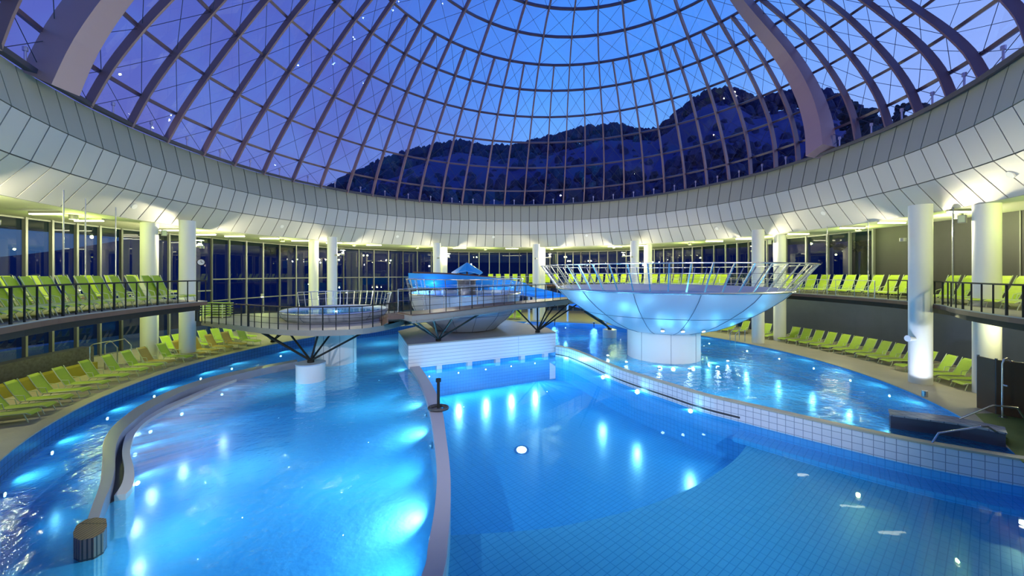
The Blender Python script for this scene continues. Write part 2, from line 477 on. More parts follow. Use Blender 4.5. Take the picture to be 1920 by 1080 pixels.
def dn(k, i):
    cx, cy, r, z = RG[k]
    return pol(r, PH[k][i % NR], EYE + z, cx, cy)
def crom(P, sub=4):
    out = []; n = len(P)
    for i in range(n - 1):
        a, b, c, d = P[max(i - 1, 0)], P[i], P[i + 1], P[min(i + 2, n - 1)]
        for s in range(sub):
            t = s / sub
            out.append(.5 * ((2 * b) + (c - a) * t + (2 * a - 5 * b + 4 * c - d) * t * t + (3 * b - a - 3 * c + d) * t ** 3))
    out.append(P[-1]); return out

# ================================================================ outside: ground, hills, forest, trees
RIDGE = [(-400, 470), (0, 440), (300, 410), (560, 376), (610, 362), (640, 338), (700, 310), (762, 287), (818, 275), (862, 268), (907, 275), (958, 277), (1000, 265),
         (1062, 251), (1103, 240), (1150, 236), (1195, 244), (1232, 246), (1262, 220), (1306, 184), (1350, 168), (1387, 173), (1413, 187),
         (1440, 182), (1472, 176), (1500, 171), (1550, 172), (1576, 186), (1620, 215), (1700, 250), (1800, 290), (2000, 360), (2300, 420)]
RAZ = [(math.degrees(math.atan2(px - 960, 700.0)), math.hypot(1, (px - 960) / 700.0), (512 - py) / 700.0) for px, py in RIDGE]
RAZ = [(a, v / h) for a, h, v in RAZ]         # bearing from the terrace, tangent of elevation
def ridge_h(az):
    if az <= RAZ[0][0] or az >= RAZ[-1][0]: return .05
    for (a, v), (b, w) in zip(RAZ, RAZ[1:]):
        if a <= az <= b: return v + (w - v) * (az - a) / (b - a)
    return .05
gm = MB(); gm.lathe([(25.3, -.3), (62, -.4)], 96, (CX, CY, 0))
tag(gm.build('ground', M['grass']), kind='structure')
HR = [60, 85, 110, 135, 160, 175, 200]
HF = [0, .28, .56, .84, 1.0, .85, .3]
hm = MB(); vs = []; fs = []; NA = 240
for i in range(NA):
    az = -180 + 360 * i / NA
    t = ridge_h(az)
    for R_, f_ in zip(HR, HF):
        a = math.radians(az)
        h = max(0, t * 160 * f_ + EYE * min(1, f_) - (4.2 if f_ > .5 else 1.5)) + math.sin(az * .21 + R_) * 1.2 * f_
        vs.append((R_ * math.sin(a), R_ * math.cos(a), h - .4 if R_ > 60 else -.5))
k = len(HR)
for i in range(NA):
    j = (i + 1) % NA
    for q in range(k - 1): fs.append((i * k + q, j * k + q, j * k + q + 1, i * k + q + 1))
hm.add(vs, fs)
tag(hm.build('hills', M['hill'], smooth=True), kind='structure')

def blob(mb, c, rx, rz, seed):
    rnd = random.Random(seed); n1, n2 = 7, 4
    vs = [Vector(c) + Vector((0, 0, rz))]
    for j in range(1, n2):
        ph = PI * j / n2
        for i in range(n1):
            q = 2 * PI * (i + .5 * (j % 2)) / n1; k = rnd.uniform(.7, 1.25)
            vs.append(Vector(c) + Vector((rx * math.sin(ph) * math.cos(q) * k, rx * math.sin(ph) * math.sin(q) * k, rz * math.cos(ph) * rnd.uniform(.85, 1.15))))
    vs.append(Vector(c) - Vector((0, 0, rz)))
    fs = [(0, 1 + i, 1 + (i + 1) % n1) for i in range(n1)]
    for j in range(n2 - 2):
        for i in range(n1):
            a = 1 + j * n1 + i; b = 1 + j * n1 + (i + 1) % n1
            fs.append((a, a + n1, b + n1, b))
    L = len(vs) - 1
    fs += [(L, L - n1 + (i + 1) % n1, L - n1 + i) for i in range(n1)]
    mb.add(vs, fs)
fm = MB()
for i in range(4600):
    az = random.uniform(-34, 52)
    f_ = random.choice([1.0, 1.0, 1.0, random.uniform(.3, 1)])
    R_ = 60 + 100 * f_
    ff = .28 + (R_ - 85) / 75 * .72 if R_ > 85 else .28 * (R_ - 60) / 25
    h = max(0, ridge_h(az) * 160 * ff + EYE * min(1, ff) - (4.2 if ff > .5 else 1.5))
    a = math.radians(az); s_ = random.uniform(.7, 1.8)
    blob(fm, (R_ * math.sin(a), R_ * math.cos(a), h + s_ * 1.3), s_, s_ * random.uniform(1.2, 2.3), i)
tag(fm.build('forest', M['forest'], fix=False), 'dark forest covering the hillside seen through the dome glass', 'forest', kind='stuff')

def far_tree(px, top, dist, w, label):
    u = (px - 960) / 700.0; x, y = u * dist, dist
    zt = EYE + (512 - top) / 700.0 * dist
    base = -.5
    r = thing('tree', (x, y, base), label, 'tree', 'trees beyond the dome on the right')
    t = MB(); t.tube([(x, y, base), (x + .3, y, zt * .5), (x, y + .2, zt * .92)], [.55, .35, .06], 8); t.build('trunk', M['bark'], r)
    c = MB(); rnd = random.Random(int(px))
    for i in range(170):
        hh = rnd.uniform(.35, 1.0); ww = w * (1.05 - hh) * 1.6 + .3
        a = rnd.uniform(0, 2 * PI); q = rnd.uniform(0, ww)
        blob(c, (x + q * math.cos(a), y + q * math.sin(a), base + (zt - base) * hh - .6), rnd.uniform(.22, .6), rnd.uniform(.25, .7), i + int(px))
    c.build('crown', M['tree'], r, fix=False)
far_tree(1598, 176, 46, 3.4, 'tall dark tree just right of the broad arch, beyond the dome glass')
far_tree(1622, 200, 36, 3.0, 'slim dark tree second to the right of the broad arch')
far_tree(1655, 214, 62, 2.6, 'low dark tree between the slim tree and the loose-crowned tree')
far_tree(1690, 192, 51, 3.4, 'loose-crowned dark tree above the rim on the far right')
far_tree(1735, 190, 70, 2.4, 'last small dark tree at the right end of the treetops')

# ================================================================ the dome
dome = thing('glass_dome', (2.0, 17.0, EYE + 6.06), 'large glazed dome of reddish steel ribs and rings over the pool hall', 'dome')
PRIM = {30, 55}
for i in range(NR):
    top = 11 if i % 2 == 0 else 6
    P = [dn(k, i) for k in range(0, top + 1)]
    if i in PRIM: P = [dn(k, i) for k in range(0, 12)]
    for _ in range(2): P = [P[0]] + [(P[q - 1] + P[q] * 2 + P[q + 1]) / 4 for q in range(1, len(P) - 1)] + [P[-1]]
    C_ = crom(P, 3)
    N_ = [(p - AXIS).normalized() for p in C_]
    m = MB()
    if i in PRIM:
        n = len(C_); m.beam(C_, [1.0 - .6 * min(1, j / (n * .75)) for j in range(n)], [.75 - .3 * j / n for j in range(n)], N_)
        tag(m.build('arch', M['arch'], dome), 'broad tapering mauve steel arch')
    else:
        m.beam(C_, .085, .28, N_); m.build('rib', M['steel'], dome)
for k in range(1, 12):
    m = MB(); P = []
    for i in range(NR):
        P.append(dn(k, i))
    P.append(P[0]); N_ = [(p - AXIS).normalized() for p in P]
    m.beam(P, .12, .17, N_); m.build('ring', M['ringsteel'], dome)
m = MB(); P = [dn(0, i) for i in range(NR)] + [dn(0, 0)]
m.beam([p + Vector((0, 0, .06)) for p in P], .14, .30, [(p - AXIS).normalized() for p in P])
m.build('base_ring', M['cable'], dome)
gl = MB(); vs = []; fs = []
for k in range(0, 12):
    for i in range(NR): vs.append(dn(k, i) + (dn(k, i) - AXIS).normalized() * .05)
for k in range(11):
    for i in range(NR):
        j = (i + 1) % NR; fs.append((k * NR + i, k * NR + j, (k + 1) * NR + j, (k + 1) * NR + i))
fs.append(tuple(11 * NR + i for i in range(NR)))
gl.add(vs, fs); gl.build('glazing', M['dome_glass'], dome)
cb = MB()
for k in range(0, 9):
    st = 1 if k < 6 else 2
    for i in range(0, NR, st):
        j = (i + st) % NR
        for a, b in ((dn(k, i), dn(k + 1, j)), (dn(k, j), dn(k + 1, i))):
            o_ = (AXIS - (a + b) / 2).normalized() * .22
            cb.tube([a + o_, b + o_], .012, 3, cap=False)
tag(cb.build('bracing_cables', M['cable'], dome, fix=False), kind='stuff')
for i in range(NR):
    for h in (0,):
        p = (dn(0, i) + dn(0, (i + 1) % NR)) / 2; q = p + (AXIS - p).normalized() * .25; q.z = p.z
        m = MB(); m.tube([q, q + Vector((0, 0, .42))], .03, 6); m.tube([q + Vector((0, 0, .38)), q + Vector((0, 0, .5))], .06, 6)
        m.build('bracket', M['stub'], dome)

# ================================================================ rim of the dome: three tiers of panels
TI = [(16.0, 6.06), (15.67, 4.62), (16.1, 3.46), (16.95, 2.40)]
NP = 128
def tier(name, a, b, m_):
    mb = MB()
    (r0, z0), (r1, z1) = a, b
    g_ = .055
    dr, dz = r1 - r0, z1 - z0; L = math.hypot(dr, dz); nr, nz = dz / L, -dr / L   # normal in profile plane
    if nr < 0: nr, nz = -nr, -nz
    for i in range(NP):
        t0, t1 = (i + g_ * .5) * 360 / NP, (i + 1 - g_ * .5) * 360 / NP
        e = .02
        ra, za = r0 + dr * e / L, z0 + dz * e / L; rb, zb = r1 - dr * e / L, z1 - dz * e / L
        v = [pol(ra, t0, EYE + za), pol(ra, t1, EYE + za), pol(rb, t1, EYE + zb), pol(rb, t0, EYE + zb)]
        v += [pol(ra + nr * .02, t0, EYE + za + nz * .02), pol(ra + nr * .02, t1, EYE + za + nz * .02), pol(rb + nr * .02, t1, EYE + zb + nz * .02), pol(rb + nr * .02, t0, EYE + zb + nz * .02)]
        mb.add(v, [(0, 1, 2, 3), (4, 7, 6, 5), (0, 4, 5, 1), (1, 5, 6, 2), (2, 6, 7, 3), (3, 7, 4, 0)])
    o = mb.build(name, m_); tag(o, kind='structure')
    bk = MB(); bk.lathe([(r0 + nr * .04, z0 + nz * .04), (r1 + nr * .04, z1 + nz * .04), (r1 + nr * .09, z1 + nz * .09), (r0 + nr * .09, z0 + nz * .09), (r0 + nr * .04, z0 + nz * .04)], NP, (CX, CY, EYE))
    bk.build('panel_backing', M['joint'], o)
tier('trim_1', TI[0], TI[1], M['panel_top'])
tier('trim_2', TI[1], TI[2], M['panel'])
tier('trim_3', TI[2], TI[3], M['panel'])
# gallery ceiling and roof
cm = MB(); cm.lathe([(16.95, 6.6), (27.5, 6.6), (27.5, 6.75), (16.98, 6.75), (16.95, 6.6)], 128, (CX, CY, 0))
tag(cm.build('ceiling', M['ceiling']), kind='structure')
rm = MB(); rm.lathe([(16.15, 10.24), (28, 10.0), (28, 6.7), (27.6, 6.7), (27.6, 9.8), (16.15, 10.05), (16.15, 10.24)], 96, (CX, CY, 0))
tag(rm.build('roof', M['roof']), kind='structure')

# ================================================================ facade
def bay(n, r, a0, a1, z0, z1, mull, trans, m_glass='facade_glass', r1=None):
    r1 = r if r1 is None else r1
    fr = MB(); k = mull
    rad = lambda t: r + (r1 - r) * t
    def P_(t, z, off=0): return pol(rad(t) + off, a0 + (a1 - a0) * t, z)
    for i in range(k + 1):
        t = i / k; p = P_(t, 0)
        d = (Vector((CX, CY, 0)) - p).normalized(); ang_ = math.atan2(d.y, d.x)
        Mx = Matrix.Translation(p) @ Matrix.Rotation(ang_, 4, 'Z')
        fr.box(-.02, .14, -.042, .042, z0, z1, Mx)
    for z in [z0, z1 - .08] + trans:
        pts = [P_(i / 12, z + .03) for i in range(13)]
        fr.beam(pts, .07, .10, [(p - Vector((CX, CY, p.z))).normalized() for p in pts])
    o = fr.build('window_%d' % n, M['mullion']); tag(o, kind='structure')
    g = MB(); pts = [P_(i / (2 * k), 0, .04) for i in range(2 * k + 1)]
    g.ribbon(pts, z0, z1); g.build('pane', M[m_glass], o)
W = 1
for (r, a0, a1, z0, z1, k, tr, r1) in (
        (21, -118, -100, 0, 6.6, 6, [3.0], 21), (21, -100, -84, 0, 6.6, 6, [3.0], 21), (21, -84, -70, 0, 6.6, 4, [3.0], 21.5),
        (21.5, -70, -56, 0, 6.6, 4, [2.3, 3.75], 23), (23, -56, -42, 0, 6.6, 4, [2.3, 3.75], 24), (24, -42, -28, 0, 6.6, 4, [2.3, 3.75], 24.5),
        (24.5, -28, -14, 0, 6.6, 4, [2.3, 3.75], 24.5), (24.5, -14, 2, 0, 6.6, 6, [3.0], 24.5), (24.5, 2, 18, 0, 6.6, 8, [3.0], 24.5),
        (24.5, 18, 34, 0, 6.6, 7, [3.0], 24), (24, 34, 48, 0, 6.6, 6, [3.0], 22.5), (22.5, 48, 60, 0, 6.6, 4, [3.0], 20.5)):
    bay(W, r, a0, a1, z0, z1, k, tr, r1=r1); W += 1
A1, A2 = ang(1470, 19.8), ang(1640, 19.8)
bay(W, 20.5, 60, A2, 3.05, 6.6, 6, [], r1=19.8); W += 1
def curved_wall(name, r0, r1, a0, a1, z0, z1, m_, th=.25, n=24):
    A = [pol(r0 + (r1 - r0) * i / n, a0 + (a1 - a0) * i / n) for i in range(n + 1)]
    B = [pol(r0 + (r1 - r0) * i / n + th, a0 + (a1 - a0) * i / n) for i in range(n + 1)]
    mb = MB(); mb.wall(A, B, z0, z1); o = mb.build(name, m_); tag(o, kind='structure'); return o
curved_wall('wall_right_upper', 19.8, 19.8, A2, 150, 3.05, 6.6, M['darkwall'])
curved_wall('wall_right_lower', 20.5, 19.8, 60, 150, 0, 3.05, M['slatewall'])
curved_wall('wall_near', 19.8, 21, 150, 242, 0, 6.6, M['darkwall'])
sm = MB()
for px in (1712, 1787, 1868, 1915):
    p = pol(19.78, ang(px, 19.8)); d = (Vector((CX, CY, 0)) - p).normalized()
    sm.box(-.005, .02, -.015, .015, 3.05, 6.6, Matrix.Translation(p) @ Matrix.Rotation(math.atan2(d.y, d.x), 4, 'Z'))
tag(sm.build('trim_4', M['mullion']), kind='structure')

# ================================================================ ground floor deck, pool shell
RP = 14.8
dm = MB(); dm.lathe([(RP, 0), (27.4, 0), (27.4, -.28), (RP + .3, -.28), (RP + .3, -.03), (RP, -.03), (RP, 0)], 128, (CX, CY, 0))
tag(dm.build('floor', M['deck']), kind='structure')
# pool shell: dark band above the left water, blue tile below
sh = MB(); sh.lathe([(RP + .02, -.03), (RP + .02, -.62)], 128, (CX, CY, 0)); sh.lathe([(RP + .02, -.62), (RP + .02, -2.2), (RP + .3, -2.2), (RP + .3, -.03)], 128, (CX, CY, 0))
o = sh.build('pool_shell', M['pooltile']); tag(o, kind='structure')
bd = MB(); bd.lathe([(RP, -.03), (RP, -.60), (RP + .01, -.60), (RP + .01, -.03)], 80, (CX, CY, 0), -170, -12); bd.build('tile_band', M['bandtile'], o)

# plan lines --------------------------------------------------
DZ = -.35
div_l = [G(*p, DZ) for p in ((790, 1080), (803, 1020), (814, 960), (819, 905), (818, 860), (813, 815), (806, 772), (795, 735), (782, 706), (765, 684))]
div_r = [G(*p, DZ) for p in ((830, 1080), (839, 1020), (844, 960), (845, 905), (842, 860), (836, 815), (829, 768), (816, 733), (800, 705), (782, 680))]
d0 = Vector((-1.62, 4.0, 0)); d1 = Vector((-1.15, 4.0, 0)); d00 = Vector((-2.5, 2.6, 0)); d11 = Vector((-1.9, 2.6, 0))
div_l = [d00, d0] + div_l; div_r = [d11, d1] + div_r
div_l = crom([Vector((p.x, p.y, 0)) for p in div_l], 4); div_r = crom([Vector((p.x, p.y, 0)) for p in div_r], 4)
box_fl = Vector((-5.0, 18.0, 0)); box_fr = Vector((2.55, 21.8, 0))
boxpoly = [box_fl, box_fr, Vector((2.15, 23.6, 0)), Vector((-.3, 27.2, 0)), Vector((-3.2, 27.6, 0)), Vector((-5.6, 25.8, 0)), Vector((-6.75, 22.2, 0))]
rw = [(1044, 648), (1070, 653), (1110, 668), (1150, 685), (1200, 702), (1260, 720), (1320, 738), (1390, 754), (1470, 772), (1601, 801), (1742, 829), (1920, 858)]
rw_out = [G(*p, 0) for p in rw] + [Vector((12.7, 7.95, 0))]
rw_out = crom([Vector((p.x, p.y, 0)) for p in rw_out], 3)
def offset(line, d):
    out = []
    for i, p in enumerate(line):
        t = (line[min(i + 1, len(line) - 1)] - line[max(i - 1, 0)]).normalized(); out.append(p + Vector((-t.y, t.x, 0)) * d)
    return out
# the traced line is the pool-side edge of the wall's crown; the face towards the middle pool stands a hand's width nearer
rw_in = offset(rw_out, -.14)
# --------------------------------------------------------------- floors of the pools
WL, WM, WR = -.52, -.60, -.06
def arc(r, a0, a1, n=40): return [pol(r, a0 + (a1 - a0) * i / n) for i in range(n + 1)]
splitA = Vector((-.3, 27.2, 0)); splitB = pol(RP, ang(990, RP))
aB = ang(990, RP)
left_poly = [p for p in div_l[:-1]] + [box_fl + Vector((.1, .05, 0)), Vector((-6.7, 22.1, 0)), Vector((-5.6, 25.7, 0)), Vector((-3.2, 27.5, 0)), splitA + Vector((0, -.2, 0))] + arc(RP, aB, -169, 70)
def shift_in(poly, dl): return poly
rp_end = rw_out[-1]
aR = math.degrees(math.atan2(rp_end.x - CX, rp_end.y - CY))
right_poly = [box_fr, Vector((2.1, 23.6, 0)), splitA + Vector((0, -.2, 0))] + arc(RP, aB, ang(1920, RP) - 1, 60) + [p for p in reversed(rw_out)]
a_end = math.degrees(math.atan2(rw_in[-1].x - CX, rw_in[-1].y - CY))
NEAR = [Vector((12.9, 5.5, 0)), Vector((9, 1.0, 0)), Vector((0, .6, 0))]
mid_poly = [p for p in div_r] + [box_fl + Vector((.2, .1, 0)), box_fr + Vector((0, -.02, 0))] + [p for p in rw_in] + NEAR
f = MB(); f.flat(left_poly, -1.75); tag(f.build('pool_floor_left', M['poolfloor']), kind='structure')
f = MB(); f.flat(right_poly, -1.25); tag(f.build('pool_floor_right', M['poolfloor']), kind='structure')
f = MB(); f.flat(mid_poly, -1.95); tag(f.build('pool_floor_middle', M['poolfloor']), kind='structure')
# shelf of the middle pool with its curved edge
ZS = -1.0
sh_edge = [G(*p, ZS) for p in ((1406, 824), (1392, 846), (1370, 868), (1320, 902), (1265, 929), (1200, 952), (1131, 970), (1037, 989), (944, 998), (838, 1004))]
sh_edge = crom([Vector((p.x, p.y, 0)) for p in sh_edge], 3)
i0 = min(range(len(rw_in)), key=lambda i: (rw_in[i] - sh_edge[0]).length)
iD = min(range(len(div_r)), key=lambda i: (div_r[i] - sh_edge[-1]).length)
shelf_poly = sh_edge + [p for p in reversed(div_r[:iD])] + list(reversed(NEAR)) + [p for p in reversed(rw_in[i0:])]
f = MB(); f.prism(shelf_poly, -1.96, ZS); tag(f.build('pool_shelf', M['shelftile']), kind='structure')
lg = MB(); lg.wall(rw_in[i0 - 1:], offset(rw_in, -.75)[i0 - 1:], ZS, -.86); tag(lg.build('pool_ledge', M['pooltile']), kind='structure')
# water surfaces
f = MB(); f.flat(left_poly, WL); tag(f.build('pool_water', M['water_l']), 'rippled bright blue water of the left pool with the curved bench', 'water', kind='stuff')
f = MB(); f.flat(mid_poly, WM); tag(f.build('pool_water', M['water_m']), 'calm deep blue water of the middle pool with the star-like lamp', 'water', kind='stuff')
f = MB(); f.flat(right_poly, WR); tag(f.build('pool_water', M['water_r']), 'choppy sparkling blue water of the right pool around the big bowl', 'water', kind='stuff')
# dividing walls
dv = MB(); dv.wall(div_l, div_r, -2.2, DZ); tag(dv.build('pool_divider_left', M['darktop']), kind='structure')
dw = MB(); dw.wall(rw_out, rw_in, WM - .02, -.03); o = tag(dw.build('pool_divider_right', M['walltile']), kind='structure')
dlw = MB(); dlw.wall(rw_out, rw_in, -2.2, WM - .02); dlw.build('lower_tiles', M['pooltile'], o)
dc = MB(); dc.wall(offset(rw_out, .06), offset(rw_in, -.03), -.03, .02); dc.build('crown', M['deck'], o)
ds = MB(); e0 = offset(rw_in, -.012); cut = 22; ds.wall(rw_in[:cut], e0[:cut], -.50, -.44); ds.build('slot', M['channel'], o)
sp = MB(); sp.wall([splitA, splitB], [splitA + Vector((.2, 0, 0)), splitB + Vector((.2, 0, 0))], -2.2, 0); tag(sp.build('pool_divider_far', M['white']), kind='structure')
# the white lap-boarded box between the pools
bx = thing('plant_box', (-2, 22, -.4), 'large white lap-boarded box standing at the end of the middle pool', 'box')
m = MB(); m.prism(boxpoly, -.42, .70); m.build('body', M['box'], bx)
top = [p + (p - Vector((-2.2, 23.0, 0))).normalized() * .03 for p in boxpoly]
m = MB(); m.prism(top, .70, .76); tag(m.build('lid', M['boxtop'], bx), 'brown grey flat top')
m = MB(); inner = [p + (Vector((-2.2, 23.0, 0)) - p).normalized() * .35 for p in boxpoly]; m.prism(inner, -2.2, -.42); m.build('plinth', M['pooltile'], bx)
dirf = (box_fr - box_fl).normalized(); nf = Vector((dirf.y, -dirf.x, 0))
for t in (.18, .37, .56, .74, .92):
    p = box_fl + (box_fr - box_fl) * t
    m = MB(); Mx = Matrix.Translation(p) @ Matrix.Rotation(math.atan2(dirf.y, dirf.x), 4, 'Z')
    m.box(-.13, .13, -.05, .5, -.78, -.42, Mx); m.build('bracket', M['white'], bx)
pq = MB(); pq.prism([box_fl + Vector((-.02, -.05, 0)), box_fl + Vector((.35, .12, 0)), box_fl + Vector((-.9, 3.0, 0)), box_fl + Vector((-1.35, 2.8, 0))], -2.2, .1)
# stainless gate post and collar on the divider
gp = G(822, 768, DZ)
r = thing('guide_post', gp, 'thin dark post with collar standing on the divider between left and middle pools', 'post')
m = MB(); m.tube([gp, gp + Vector((0, 0, .95))], .05, 10); m.build('pole', M['rail'], r)
m = MB(); m.tube([gp + Vector((math.cos(t) * .3, math.sin(t) * .22, .06)) for t in [2 * PI * k / 20 for k in range(20)]], .06, 8, closed=True); m.build('collar', M['channel'], r)
m = MB(); m.cyl(gp, .09, DZ + .93, DZ + 1.03, 12); m.build('knob', M['rail'], r)

# ================================================================ curved bench wall in the left pool
ZB = -.2
bl = [(160, 985), (173, 947), (187, 907), (192, 862), (194, 828), (210, 801), (235, 779), (264, 759), (322, 731), (380, 711), (440, 696), (500, 684), (556, 674)]
br = [(182, 985), (196, 938), (209, 907), (216, 872), (217, 838), (228, 811), (252, 788), (281, 766), (338, 736), (392, 716), (448, 701), (504, 688), (558, 678)]
BL = crom([G(*p, ZB) * 1.0 for p in bl], 4); BR = crom([G(*p, ZB) for p in br], 4)
for L_ in (BL, BR):
    for p in L_: p.z = 0
bench = thing('curved_bench', (BL[10].x, BL[10].y, -1.75), 'long S-curved grey bench wall with cream edge in the left pool', 'bench')
m = MB(); m.wall(BL, BR, -1.74, ZB); m.build('back_wall', M['benchgrey'], bench)
cr_o = [(214, 929), (229, 905), (233, 877), (229, 845), (238, 812), (262, 787), (300, 765), (352, 743), (405, 720), (455, 703)]
cr_i = [(236, 926), (250, 908), (251, 877), (244, 845), (254, 812), (277, 788), (312, 768), (362, 746), (412, 723), (459, 705)]
ZC = -.40
CO = crom([G(*p, ZC) for p in cr_o], 4); CI = crom([G(*p, ZC) for p in cr_i], 4)
for L_ in (CO, CI):
    for p in L_: p.z = 0
m = MB(); m.wall(CO, CI, -1.3, ZC); tag(m.build('seat_edge', M['cream'], bench), 'cream rounded edge')
BRc = []
for p in CO: BRc.append(min(BR, key=lambda q: (q - p).length))
m = MB(); m.wall(BRc, CO, -1.3, -.50); tag(m.build('channel', M['channel'], bench), 'dark overflow channel')
cap = [(137, 998), (143, 985), (160, 974), (180, 970), (199, 972), (201, 986), (194, 998), (176, 1008), (150, 1013), (138, 1008)]
CP = [G(*p, -.16) for p in cap]
for p in CP: p.z = 0
m = MB(); m.prism(CP, -1.74, -.16); tag(m.build('end_block', M['brown'], bench, ), 'brown tiled rounded end block')

# bubbling water from the jets
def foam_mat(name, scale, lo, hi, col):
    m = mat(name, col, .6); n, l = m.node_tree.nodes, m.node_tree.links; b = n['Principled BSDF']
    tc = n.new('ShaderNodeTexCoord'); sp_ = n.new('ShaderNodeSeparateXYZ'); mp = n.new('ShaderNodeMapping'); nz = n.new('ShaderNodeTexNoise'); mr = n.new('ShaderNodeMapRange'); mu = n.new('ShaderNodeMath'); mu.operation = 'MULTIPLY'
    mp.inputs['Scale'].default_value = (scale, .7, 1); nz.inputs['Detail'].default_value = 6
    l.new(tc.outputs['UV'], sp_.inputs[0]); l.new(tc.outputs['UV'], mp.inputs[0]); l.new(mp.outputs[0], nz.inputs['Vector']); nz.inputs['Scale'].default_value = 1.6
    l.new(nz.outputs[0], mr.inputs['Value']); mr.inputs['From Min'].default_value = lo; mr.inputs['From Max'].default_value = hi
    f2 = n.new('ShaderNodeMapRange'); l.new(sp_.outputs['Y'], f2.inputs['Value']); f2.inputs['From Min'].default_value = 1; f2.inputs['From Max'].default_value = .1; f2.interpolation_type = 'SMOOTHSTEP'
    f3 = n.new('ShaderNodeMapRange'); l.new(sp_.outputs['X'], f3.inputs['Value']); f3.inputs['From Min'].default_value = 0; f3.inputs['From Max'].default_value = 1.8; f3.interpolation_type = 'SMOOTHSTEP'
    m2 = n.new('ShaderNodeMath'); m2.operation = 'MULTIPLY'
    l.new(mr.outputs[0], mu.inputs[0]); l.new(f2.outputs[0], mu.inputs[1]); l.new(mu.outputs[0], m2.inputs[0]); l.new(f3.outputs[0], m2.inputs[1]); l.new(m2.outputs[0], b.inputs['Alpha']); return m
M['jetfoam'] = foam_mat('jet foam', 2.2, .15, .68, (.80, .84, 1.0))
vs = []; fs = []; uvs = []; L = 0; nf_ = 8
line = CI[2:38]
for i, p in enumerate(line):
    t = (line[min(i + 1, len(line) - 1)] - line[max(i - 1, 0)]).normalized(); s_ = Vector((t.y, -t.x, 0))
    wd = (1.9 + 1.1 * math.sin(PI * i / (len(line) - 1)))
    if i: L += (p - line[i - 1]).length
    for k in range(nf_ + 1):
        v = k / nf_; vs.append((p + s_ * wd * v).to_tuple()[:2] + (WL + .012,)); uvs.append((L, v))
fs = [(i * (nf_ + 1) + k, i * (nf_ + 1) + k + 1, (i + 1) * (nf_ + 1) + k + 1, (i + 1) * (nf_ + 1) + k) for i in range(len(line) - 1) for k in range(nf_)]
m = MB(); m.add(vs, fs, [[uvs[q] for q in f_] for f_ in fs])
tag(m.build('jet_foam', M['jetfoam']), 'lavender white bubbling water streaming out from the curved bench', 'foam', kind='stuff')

# ================================================================ columns, floodlights
cols = [(-122.5, 16.0), (-86.8, 16.2), (-54.4, 16.0), (-24, 16.0), (7.8, 16.0), (38.4, 16.0), (72, 15.6), (102.3, 16.0), (133, 16.0)]
cname = ['beyond the left frame edge', 'at the end of the left terrace', 'behind the tub platform', 'behind the small bowl', 'at the centre back',
         'behind the left half of the big bowl', 'at the pool edge right of the big bowl', 'at the right pool edge before the shower', 'beyond the right frame edge']
for k_, (a, r) in enumerate(cols):
    p = pol(r, a)
    z0 = -.1
    m = MB(); m.cyl(p, .33, z0, 6.8, 28)
    tag(m.build('concrete_column', M['column'], smooth=True), 'white round inner column ' + cname[k_], 'column', 'inner ring of columns')
outer = [(ang(280, 17.4), 17.4), (ang(588, 17.8), 17.8), (ang(832, 17.8), 17.8), (ang(1016, 18.2), 18.2), (ang(1215, 17.8), 17.8), (ang(1462, 17.6), 17.6), (ang(1850, 17.2), 17.2)]
oname = ['standing among the left terrace loungers', 'behind the tub platform railing', 'behind the blue slide top', 'just behind the centre back column', 'behind the big bowl railing', 'rising at the right rim of the big bowl', 'behind the shower screen']
for k_, (a, r) in enumerate(outer):
    p = pol(r, a); m = MB(); m.cyl(p, .33, 0, 6.6, 28)
    tag(m.build('concrete_column', M['column'], smooth=True), 'pale green lit outer column ' + oname[k_], 'column', 'outer ring of columns')
for k_, (a, r) in enumerate(cols):
    s_ = -1 if a > 20 else 1
    off = math.degrees(1.15 / 16) * s_
    p = pol(16.72, a + off, 5.72)
    r_ = thing('floodlight', p, 'glaring floodlight mounted on the inner column ' + cname[k_], 'lamp', 'floodlights on the inner columns')
    c = Vector((CX, CY, 5.72)); d = (c - p).normalized(); sd = Vector((-d.y, d.x, 0))
    m = MB(); m.cyl((p.x, p.y), .13, 5.56, 5.66, 16); hs = m.build('housing', M['housing'], r_)
    m = MB(); m.cyl((p.x, p.y), .17, 5.93, 5.95, 16); tag(m.build('cap', M['housing'], r_), 'round shade plate above the lamp')
    q = pol(16.15, a + off * .2, 5.61)
    m = MB(); m.tube([q, (p.x, p.y, 5.61)], .03, 8); m.tube([(p.x, p.y, 5.62), (p.x, p.y, 5.67)], .05, 8); m.tube([pol(16.6, a + off, 5.6), pol(16.62, a + off, 5.94)], .012, 6); m.build('arm', M['housing'], r_)
    m = MB(); m.cyl((p.x, p.y), .07, 5.68, 5.78, 12); m.build('lens', M['lens'], hs)
    lamp('POINT', 'floodlight_bulb', (p.x, p.y, 5.80), E_FLOOD, CREAM, .05, r_)
    # added forward lamp, put in to brighten the rim across the hall
    q2 = pol(15.45, a, 5.5)
    m = MB(); m.cyl((q2.x, q2.y), .10, 5.42, 5.55, 14); m.build('added_front_lamp', M['housing'], r_)
    opp = pol(15, a + 180, 9.0)
    lamp('SPOT', 'added_rim_beam', pol(15.3, a, 5.7), E_UP * 3.2, (1, .92, .80), .15, r_, aim=opp, spot=110, blend=.6)
